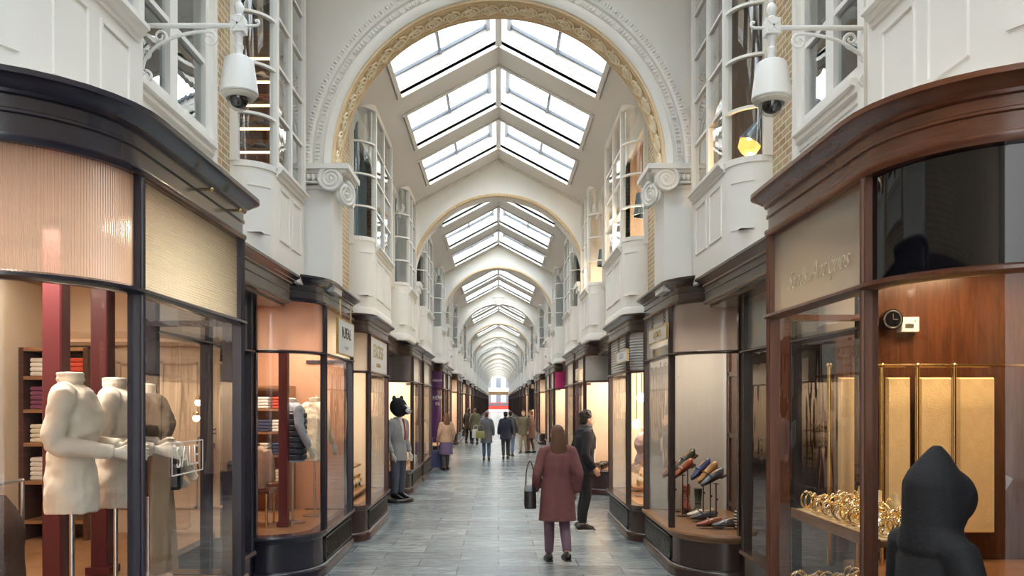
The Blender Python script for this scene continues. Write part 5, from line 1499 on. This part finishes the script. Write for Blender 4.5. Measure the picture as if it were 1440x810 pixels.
# ------------------------------------------------------------------ shoe shop
def shoe(name, mats, L=.28, boot=False):
    """shoe pointing +y, sole on z = 0"""
    root = empty(name, (0, 0, 0))
    up, tr = mats
    m = MB()
    m.tube([(0, -.135, .05), (0, -.12, .055), (0, -.06, .05), (0, .02, .045), (0, .08, .034), (0, .13, .026), (0, .148, .02)], [(.02, .03), (.032, .04), (.034, .04), (.04, .034), (.045, .022), (.03, .014), (.008, .006)], 16, ref=(1, 0, 0), smooth=2)
    if boot: m.tube([(0, -.07, .05), (0, -.085, .12), (0, -.09, .2), (0, -.09, .26)], [(.036, .055), (.036, .048), (.042, .055), (.045, .06)], 16, ref=(1, 0, 0), smooth=2)
    u = m.build('upper', up, root)
    m = MB(); out = [(-.026, -.138), (.026, -.138), (.034, -.1), (.03, -.03), (.042, .05), (.046, .09), (.03, .14), (0, .155), (-.03, .14), (-.046, .09), (-.042, .05), (-.03, -.03), (-.034, -.1)]
    m.rings([[(x, y, z) for x, y in out] for z in (.004, .014)]); m.rings([[(x, y, z) for x, y in ((-.026, -.138), (.026, -.138), (.03, -.08), (-.03, -.08))] for z in (-.012, .006)]); m.build('sole', BRLEATHER, root)
    if boot:
        m = MB()
        for k in range(6): m.tube([(-.03, -.03 - k * .006, .08 + k * .03), (.03, -.035 - k * .006, .09 + k * .03)], .004, 5)
        m.build('laces', tr, root)
    else:
        m = MB(); m.tube([(-.038, .02, .05), (-.02, .03, .074), (.02, .03, .074), (.038, .02, .05)], [(.016, .006)] * 4, 8, smooth=2); m.build('strap', tr, root)
        m = MB(); m.tube([(0, -.12, .086), (0, -.06, .088), (0, -.01, .08)], [(.018, .004), (.026, .004), (.02, .004)], 12, ref=(1, 0, 0)); m.build('insole', OAK, root)
    return root
lc = lambda n, c: mat(n, c, .3, var=.15, coat=.2)
TANL = lc('tan_leather', (.50, .24, .08)); RUST = lc('rust_leather', (.30, .07, .03)); BLUEL = lc('blue_leather', (.06, .08, .18)); CREAML = lc('cream_leather', (.72, .65, .50)); GREENL = lc('green_black_leather', (.03, .04, .025)); GREYL = lc('grey_leather', (.12, .12, .13))
def stand(px, py, D, label, hgt=None):
    c = P(px, py, D)
    root = empty('shoe_stand', (c.x, D, Z3), label, 'stand')
    hh = c.z - Z3
    m = MB(); m.tube([(0, 0, .01), (0, 0, hh)], .008, 8); m.build('rod', DARKMETAL, root)
    m = MB(); m.lathe([(.001, 0), (.075, 0), (.075, .006), (.012, .014), (.001, .014)], (0, 0, 0), 20); m.build('base', DARKMETAL, root)
    m = MB(); m.ball((.012, 0, hh * .6), .014, 8, 6); m.obox((0, 0, hh), (.05, .1, .008)); m.build('rest', DARKMETAL, root)
    return c
def put(mats, px, py, D, label, rz, tilt, boot=False, z=None):
    r = shoe('boot' if boot else 'shoe', mats, boot=boot)
    c = P(px, py, D)
    r.location = (c.x, c.y, c.z if z is None else z); r.rotation_euler = (tilt, 0, rz)
    tag(r, label, 'boot' if boot else 'shoe'); r.scale = (1.15, 1.15, 1.15)
    return r
RZ = PI / 2 + .25      # toe towards the passage
put((RUST, CREAML), 963, 663, 10.25, 'rust brown shoe with cream strap raised on a stand by the window upright', RZ, -.55)
put((BLUEL, BLUEL), 988, 664, 9.95, 'navy blue loafer tilted on a stand', RZ, -.6)
put((TANL, TANL), 998, 669, 9.8, 'tan loafer tilted on a stand in front of the blue loafer', RZ, -.6)
put((GREYL, GREYL), 1004, 676, 9.65, 'dark grey shoe on the lowest of the loafer stands', RZ, -.4)
put((GREYL, BLUEL), 948, 663, 10.7, 'dark grey shoe on the stand closest to the passage glass', RZ, -.5)
put((GREENL, GREYL), 967, 650, 10.5, 'green-black shoe tilted on a stand behind the rust brown one', RZ, -.6)
for px, py, D, lab in ((960, 668, 10.25, 'slim dark stand under the rust brown shoe'), (989, 668, 9.95, 'slim dark stand under the navy loafer'), (999, 674, 9.8, 'slim dark stand under the tan loafer'), (1007, 680, 9.65, 'slim dark stand under the dark grey shoe'), (949, 668, 10.7, 'slim dark stand by the passage glass'), (967, 655, 10.5, 'slim dark stand under the green-black shoe')): stand(px, py, D, lab)
put((GREENL, GREYL), 981, 716, 10.45, 'tall black-green lace-up boot on the window floor', PI - .3, 0, True, Z3 + .016)
put((RUST, RUST), 966, 716, 10.8, 'rust brown lace-up boot beside the black-green boot', PI - .2, 0, True, Z3 + .016)
for i, (px, D, mt, lab) in enumerate(((985, 10.1, (CREAML, TANL), 'cream slipper lying flat on the window floor'), (990, 9.85, (GREYL, GREYL), 'grey slipper lying flat beside the cream one'), (1000, 9.3, (RUST, CREAML), 'rust slipper lying flat at the window front'), (1022, 9.25, (GREYL, CREAML), 'dark slipper lying flat by the panelled end'))):
    put(mt, px, 0, D, lab, PI / 2 + .1, 0, False, Z3 + .016)
# zebra striped shoe-like cushion near the doorway end
ZEB = None
mz, tz, bz = nt('zebra_stripe'); wv = N(tz, 'ShaderNodeTexWave', Scale=9.0, Distortion=2.0); tcz = N(tz, 'ShaderNodeTexCoord'); tz.links.new(tcz.outputs['Object'], wv.inputs['Vector']); wv.bands_direction = 'Z'
crz = N(tz, 'ShaderNodeValToRGB'); crz.color_ramp.interpolation = 'CONSTANT'; crz.color_ramp.elements[1].position = .5; crz.color_ramp.elements[0].color = (.01, .01, .01, 1); crz.color_ramp.elements[1].color = (.75, .7, .6, 1)
tz.links.new(wv.outputs[0], crz.inputs[0]); tz.links.new(crz.outputs[0], bz.inputs['Base Color'])
m = MB(); m.ball((0, 0, .15), (.12, .05, .15), 18, 12); m.ball((0, 0, .06), (.1, .07, .06), 16, 10)
o = m.build('cushion', mz, None, remesh=.012); o.location = P(1046, 738, 9.05); o.location.z = Z3; tag(o, 'small zebra striped cushion propped at the dark end of the shoe window', 'cushion')
# grey backdrop in the shoe window
m = MB(); m.box(2.02, 3.05, 10.96, 11.0, .5, 2.98); structure(m, 'wall_right', WALLTAUPE, smooth=False)
# wooden cabinet side
root = empty('panelled_screen', (3.2, 10.3, .5), 'dark panelled wooden screen closing the shoe window', 'screen', world=True)
m = MB(); m.box(3.06, 3.1, 8.9, 10.94, .5, 2.95)
m.build('screen_board', DKWOOD, root, smooth=False)
m = MB()
for y in (8.95, 9.6, 10.25, 10.85): m.box(3.04, 3.06, y - .03, y + .03, .5, 2.95)
for z in (.6, 1.5, 2.3): m.box(3.04, 3.06, 8.9, 10.9, z - .03, z + .03)
m.build('screen_rails', DKWOOD, root, smooth=False)
# ------------------------------------------------------------------ animal-headed mannequin in the doorway
bz_ = 15.9
root = empty('mannequin', (-(CX - 560) * bz_ / F, bz_, 0), 'suited mannequin with black and white bear head standing in the doorway', 'mannequin', rz=-PI / 2 - .55)
m = MB(); m.lathe([(.001, 0), (.3, 0), (.3, .05), (.28, .07), (.001, .07)], (0, 0, 0), 28); m.build('base', DARKMETAL, root)
TW = cl('grey_tweed', (.30, .30, .31))
m = MB(); m.tube([(0, 0, .8), (0, 0, .95), (0, 0, 1.15), (0, .01, 1.38), (0, 0, 1.52), (0, -.01, 1.6), (0, -.01, 1.64)], [(.21, .15), (.2, .145), (.185, .13), (.215, .145), (.215, .12), (.13, .09), (.07, .07)], 20, ref=(1, 0, 0), smooth=3)
for q in (-1, 1): m.tube([(q * .16, 0, 1.54), (q * .21, 0, 1.53), (q * .26, -.02, 1.36), (q * .28, -.03, 1.2), (q * .28, .03, 1.05), (q * .27, .06, .96)], [.07, .075, .068, .06, .055, .048], 14, smooth=2)
m.build('tweed_jacket', TW, root, remesh=.011)
m = MB(); m.tube([(0, 0, 1.0), (0, 0, .95), (0, 0, .86), (0, 0, .82)], [(.16, .12), (.175, .13), (.175, .13), (.1, .09)], 18, ref=(1, 0, 0))
for q in (-1, 1): m.tube([(q * .09, 0, .95), (q * .095, 0, .82), (q * .1, .01, .55), (q * .1, 0, .3), (q * .1, -.01, .16)], [.095, .1, .08, .07, .062], 14, smooth=2)
m.build('trousers', cl('slate_blue_cloth', (.09, .10, .14)), root, remesh=.012)
for q in (-1, 1):
    m = MB(); m.tube([(q * .1, -.09, .11), (q * .1, -.05, .125), (q * .1, .04, .12), (q * .1, .12, .1), (q * .1, .19, .085)], [(.035, .035), (.045, .05), (.048, .05), (.048, .03), (.02, .015)], 14, ref=(1, 0, 0), smooth=2); m.build('shoe', BLKLEATHER, root)
    h1 = MB(); hand(h1, (q * .27, .08, .93), (0, .3, -1), (q, 0, 0), (0, 1, 0), .3); h1.build('hand', MANN, root, remesh=.007)
m = MB(); m.tube([(0, .13, 1.18), (0, .145, 1.35), (0, .115, 1.5), (0, .06, 1.62)], [(.015, .02), (.06, .02), (.075, .025), (.06, .03)], 14, ref=(1, 0, 0), smooth=2); m.build('shirt', WHITEC, root)
m = MB(); m.tube([(0, .16, 1.2), (0, .172, 1.35), (0, .142, 1.52), (0, .11, 1.6)], [(.03, .008), (.03, .008), (.02, .012), (.026, .018)], 10, ref=(1, 0, 0), smooth=2); m.build('tie', cl('red_silk', (.30, .04, .04)), root)
BLKFUR = mat('black_plush', (.012, .012, .014), .9, bump=.8, bscale=140); WHFUR = mat('white_plush', (.75, .73, .70), .9, bump=.6, bscale=140)
m = MB(); m.ball((0, 0, 1.84), (.17, .17, .175), 20, 14); m.ball((0, .03, 1.76), (.15, .15, .12), 18, 12); m.tube([(0, .1, 1.8), (0, .2, 1.77), (0, .27, 1.755)], [.1, .08, .062], 14, smooth=2)
for q in (-1, 1): m.ball((q * .115, -.01, 2.0), (.055, .03, .06), 12, 9)
hd = m.build('bear_head', BLKFUR, root, remesh=.011)
m = MB(); m.ball((0, .24, 1.765), (.072, .075, .062), 16, 12); m.tube([(0, .15, 1.86), (0, .2, 1.83), (0, .25, 1.80)], [(.02, .03), (.03, .04), (.045, .04)], 12, ref=(1, 0, 0), smooth=2); mz_ = m.build('muzzle', WHFUR, hd)
m = MB(); m.ball((0, .315, 1.785), (.026, .02, .02), 12, 8); m.build('nose', BLKLEATHER, hd)
for q in (-1, 1):
    m = MB(); m.ball((q * .07, .145, 1.86), .017, 10, 8); m.build('eye', BLACKGLASS, hd)

# ------------------------------------------------------------------ lamps and shelves in the bay windows
SHADEB = mat('blue_lamp_shade', (.09, .13, .17), .8)
GLOWSH = None
def table_lamp(x, y, z, label, k=1.0, e=6):
    root = empty('table_lamp', (x, y, z), label, 'lamp')
    m = MB(); m.lathe([(.001, 0), (.09 * k, 0), (.09 * k, .015), (.02 * k, .03), (.016 * k, .06), (.016 * k, .46 * k), (.001, .46 * k)], (0, 0, 0), 20); m.build('lamp_base', BRASS, root)
    m = MB(); m.lathe([(.18 * k, .44 * k), (.14 * k, .76 * k), (.135 * k, .76 * k), (.175 * k, .44 * k)], (0, 0, 0), 28); m.build('lamp_shade', SHADEB, root)
    m = MB(); m.ball((0, 0, .46 * k), .04 * k, 12, 8); m.build('bulb', BULB, root)
    l = bpy.data.lights.new('lamp_light', 'POINT'); l.energy = e; l.color = (1, .75, .45); l.shadow_soft_size = .05
    lo = bpy.data.objects.new('lamp_light', l); link(lo); lo.location = (x, y, z + .38 * k)
    return root
def ledge(s, x0, x1, y0, y1, z):
    m = MB(); m.box(*sorted((s * x0, s * x1)), y0, y1, z - .04, z); structure(m, tname(), WHITE, smooth=False)
ledge(1, 1.9, 2.6, 11.6, 13.0, 4.2)
table_lamp(2.14, 11.9, 4.2, 'glowing table lamp with blue shade in the first bay window past the arch', 1.0, 110)
ledge(1, 1.9, 2.6, 16.05, 17.2, 4.2)
table_lamp(2.14, 16.3, 4.2, 'glowing table lamp with dark shade in the second bay window past the arch', 1.0, 40)
# amber cone lamp in the bay on the jewellery side
c = P(1056, 199, 7.75)
root = empty('cone_lamp', c, 'amber glowing cone lamp hanging in the bay window under the camera', 'lamp')
Mx = Matrix.Rotation(.45, 3, 'Y')
m = MB(); m.lathe([(.11, -.02), (.115, .0), (.03, .22), (.018, .36), (.001, .37)], (0, 0, 0), 24, Mx); m.build('lamp_shade', mat('blue_grey_metal', (.25, .30, .36), .3, .6), root)
m = MB(); m.lathe([(.105, -.02), (.09, -.09), (.04, -.13), (.001, -.14)], (0, 0, 0), 20, Mx); m.build('diffuser', mat('amber_glass', (.8, .35, .08), .2, emit=((1, .45, .1), 1.2)), root)
m = MB(); m.ball((-.03, -.06, .0), .045, 12, 8); m.build('bulb', emis('amber_bulb', (1, .7, .3), 12), root)
l = bpy.data.lights.new('lamp_light', 'POINT'); l.energy = 12; l.color = (1, .6, .25); lo = bpy.data.objects.new('lamp_light', l); link(lo); lo.location = (c.x, c.y, c.z - .2)
# lit shoe shelves in the bay on the knitwear side
root = empty('lit_shelves', (-2.7, 8.3, 4.2), 'warm lit wooden shelves inside the bay window by the arch', 'shelves', world=True)
m = MB(); m.box(-2.95, -2.3, 8.75, 8.78, 4.2, 5.9); m.box(-2.97, -2.94, 8.35, 8.78, 4.2, 5.9); m.build('carcass', OAK, root, smooth=False)
for k in range(6):
    z = 4.3 + k * .24
    m = MB(); m.box(-2.95, -2.3, 8.38, 8.76, z - .03, z); sh_ = m.build('shelf', OAK, root, smooth=False)
    m = MB(); m.box(-2.93, -2.32, 8.40, 8.42, z - .045, z - .03); m.build('light_strip', emis('warm_strip', (1, .72, .4), 5), root, smooth=False)
for k, (mtl, lab) in enumerate(((CREAML, 'cream'), (GREYL, 'dark grey'), (GREYL, 'dark grey'), (RUST, 'rust red'), (CREAML, 'cream'))):
    for j in range(2):
        r = shoe('shoe', (mtl, mtl)); r.location = (-2.45 - j * .2, 8.52, 4.3 + k * .24 + .014); r.rotation_euler.z = PI - .3; tag(r, '%s shoe on lit bay shelf number %s from the sill' % (lab, ['one', 'two', 'three', 'four', 'five'][k]), 'shoe', 'shoes on lit bay shelf %s' % ['one', 'two', 'three', 'four', 'five'][k])
# curtains in the bays past the arch on the knitwear side
CURT = cl('blue_grey_curtain', (.20, .27, .31))
for (y0, y1, x, nm) in ((11.5, 12.0, -2.02, 'first'), (15.95, 16.4, -2.02, 'second')):
    m = MB(); rg = []
    for z in (4.25, 6.05):
        rg.append([(x - .0 + .025 * math.sin(i * 1.1) - (.3 * i / 40), y0 + .2 - 0 * i + .015 * math.cos(i * 1.1) , z) for i in range(41)])
    rg2 = [[(a - .0, b_ + .012, z) for a, b_, z in r] for r in rg]
    m.rings([rg[0] + rg2[0][::-1], rg[1] + rg2[1][::-1]])
    m.build('curtain', CURT, None, label='blue-grey curtain drawn in the %s bay window past the arch' % nm, cat='curtain')

# ------------------------------------------------------------------ goods in the other windows
def pend(s, x, y, z, label, zc=2.85):
    root = empty('pendant_lamp', (s * x, y, z), label, 'lamp')
    m = MB(); m.ball((0, 0, 0), .07, 14, 10); m.build('globe', BULB, root)
    m = MB(); m.tube([(0, 0, .06), (0, 0, zc - z)], .006, 6); m.build('cord', BLKLEATHER, root)
pend(1, 2.15, 12.3, 2.0, 'upper glowing globe lamp in the slatted shopfront window'); pend(1, 2.1, 12.45, 1.6, 'lower glowing globe lamp in the slatted shopfront window')
mannequin('mannequin in dusty pink jumper in the slatted shopfront window', (2.25, 12.6, .5), PI / 2, 1.05, cl('dusty_pink_knit', (.5, .36, .34)), .5, [(1, (.25, 0, -.34), (.2, .1, -.55), 0), (-1, (-.25, 0, -.34), (-.2, .1, -.55), 0)], voxel=.014)
def tiered(s, X, y0, y1, z0, label, n=3, wood_=OAK, rows=3):
    """tiered display stand with boxes and bottles"""
    root = empty('display_stand', (s * (X + .5), (y0 + y1) / 2, z0), label, 'display stand', world=True)
    for k in range(rows):
        m = MB(); m.box(*sorted((s * (X + .2 + .15 * k), s * (X + .5 + .15 * k))), y0, y1, z0 + .35 * k + .05, z0 + .35 * k + .08); m.build('shelf', wood_, root, smooth=False)
    for y in (y0 + .03, y1 - .03):
        m = MB(); m.tube([(s * (X + .62), y, z0), (s * (X + .62), y, z0 + .35 * rows)], .02, 8); m.tube([(s * (X + .35), y, z0), (s * (X + .35), y, z0 + .06)], .02, 8); m.build('upright', BRASS, root)
    return root
def bottle(colr, label_col):
    root = empty('bottle', (0, 0, 0))
    m = MB(); m.lathe([(.001, 0), (.04, 0), (.043, .01), (.043, .11), (.03, .14), (.013, .155), (.013, .18), (.001, .18)], (0, 0, 0), 16); m.build('bottle_body', colr, root)
    m = MB(); m.lathe([(.016, .178), (.018, .18), (.018, .205), (.001, .207)], (0, 0, 0), 12); m.build('stopper', GOLDM, root)
    m = MB(); m.lathe([(.0436, .03), (.044, .03), (.044, .09), (.0436, .09)], (0, 0, 0), 16); m.build('paper_label', label_col, root)
    return root
bt = [bottle(lc('amber_bottle', (.5, .22, .06)), SIGNWHITE), bottle(lc('gold_tin', (.65, .45, .16)), INK), bottle(lc('pale_bottle', (.7, .62, .5)), GILT)]
btn = ['amber', 'gold', 'pale']
bu = [0, 0, 0]
def stock(s, X, y0, y1, z0, where, rows=3):
    rr = random.Random(int(y0 * 10))
    for k in range(rows):
        n = int((y1 - y0 - .1) / .16)
        for i in range(n):
            q = rr.randrange(3)
            o = bt[q] if not bu[q] else copy_tree(bt[q]); bu[q] = 1
            o.location = (s * (X + .33 + .15 * k), y0 + .1 + i * .16, z0 + .35 * k + .081); o.rotation_euler.z = rr.random()
            o['label'] = '%s bottle on the tiered stand in the %s' % (btn[q], where); o['category'] = 'bottle'; o['group'] = '%s bottles in the %s' % (btn[q], where)
tiered(-1, 1.9, 11.75, 13.4, .5, 'brass and wood tiered stand in the plum shopfront window'); stock(-1, 1.9, 11.75, 13.4, .5, 'plum shopfront window')
tiered(1, 1.95, 13.0, 13.5, .5, 'short tiered stand in the slatted shopfront window'); stock(1, 1.95, 13.0, 13.5, .5, 'slatted shopfront window')
tiered(-1, 1.9, 17.6, 19.3, .5, 'tiered stand in the grey panelled shopfront past the second arch'); stock(-1, 1.9, 17.6, 19.3, .5, 'grey panelled shopfront')
tiered(-1, 1.9, 20.0, 22.0, .5, 'tiered stand in the second knitwear-side shopfront past the second arch'); stock(-1, 1.9, 20.0, 22.0, .5, 'second knitwear-side shopfront past the arch')
tiered(1, 1.9, 20.0, 22.0, .5, 'tiered stand in the second jewellery-side shopfront past the second arch'); stock(1, 1.9, 20.0, 22.0, .5, 'second jewellery-side shopfront past the arch')
tiered(1, 1.9, 27.1, 28.8, .5, 'tiered stand in the pink panelled shopfront window'); stock(1, 1.9, 27.1, 28.8, .5, 'pink panelled shopfront window')
# black shoes in the bright cream window
for k in range(4):
    put((BLKLEATHER, BLKLEATHER), 0, 0, 1, 'black high-sided shoe on the floor of the bright cream window', .4 * k, 0, False, .516); 
    o = [q for q in bpy.data.objects if q.name.startswith('shoe') and q.get('label') == 'black high-sided shoe on the floor of the bright cream window'][-1]
    o['group'] = 'black shoes in the bright cream window'
    o.location = (2.2 + .04 * k, 17.5 + .26 * k, .52)

# ------------------------------------------------------------------ street beyond the far end
yE = END + 14
root = empty('street_building', (0, yE, 0), 'pale stone building across the street beyond the far end', 'building', world=True)
m = MB(); m.box(-12, 12, yE, yE + 4, 0, 16); m.build('facade', mat('pale_stone', (.7, .67, .62), .8), root, smooth=False)
for i in range(7):
    for k in range(3):
        x = -6 + i * 2; z = 1.2 + k * 3.4
        m = MB(); m.box(x - .5, x + .5, yE - .06, yE, z, z + 2.0); m.build('window', mat('dark_pane', (.10, .11, .13), .1), root, smooth=False)
m = MB(); m.box(-12, 12, yE - .25, yE, 3.7, 3.95); m.build('ledge', mat('pale_stone', (.7, .67, .62), .8), root, smooth=False)
yB = END + 7
root = empty('bus', (.5, yB, 0), 'red bus passing across the far end of the arcade', 'bus', world=True)
m = MB(); m.rings([[(x, y, z) for y, z in ((yB - 1.2, .35), (yB - 1.25, 1.2), (yB - 1.2, 1.7), (yB + 1.2, 1.7), (yB + 1.25, 1.2), (yB + 1.2, .35))] for x in (-4, 5)]); m.build('bus_body', mat('bus_red', (.62, .05, .03), .3), root, smooth=False)
for i in range(6):
    m = MB(); m.box(-3.8 + i * 1.45, -2.5 + i * 1.45, yB - 1.28, yB - 1.2, 1.05, 1.55); m.build('bus_window', mat('dark_pane', (.10, .11, .13), .1), root, smooth=False)
for x in (-2.5, 3.5):
    m = MB(); m.lathe([(.1, -.12), (.42, -.12), (.45, -.08), (.45, .08), (.42, .12), (.1, .12)], (x, yB - 1.15, .45), 22, Matrix.Rotation(PI / 2, 3, 'X')); m.build('wheel', BLKLEATHER, root)
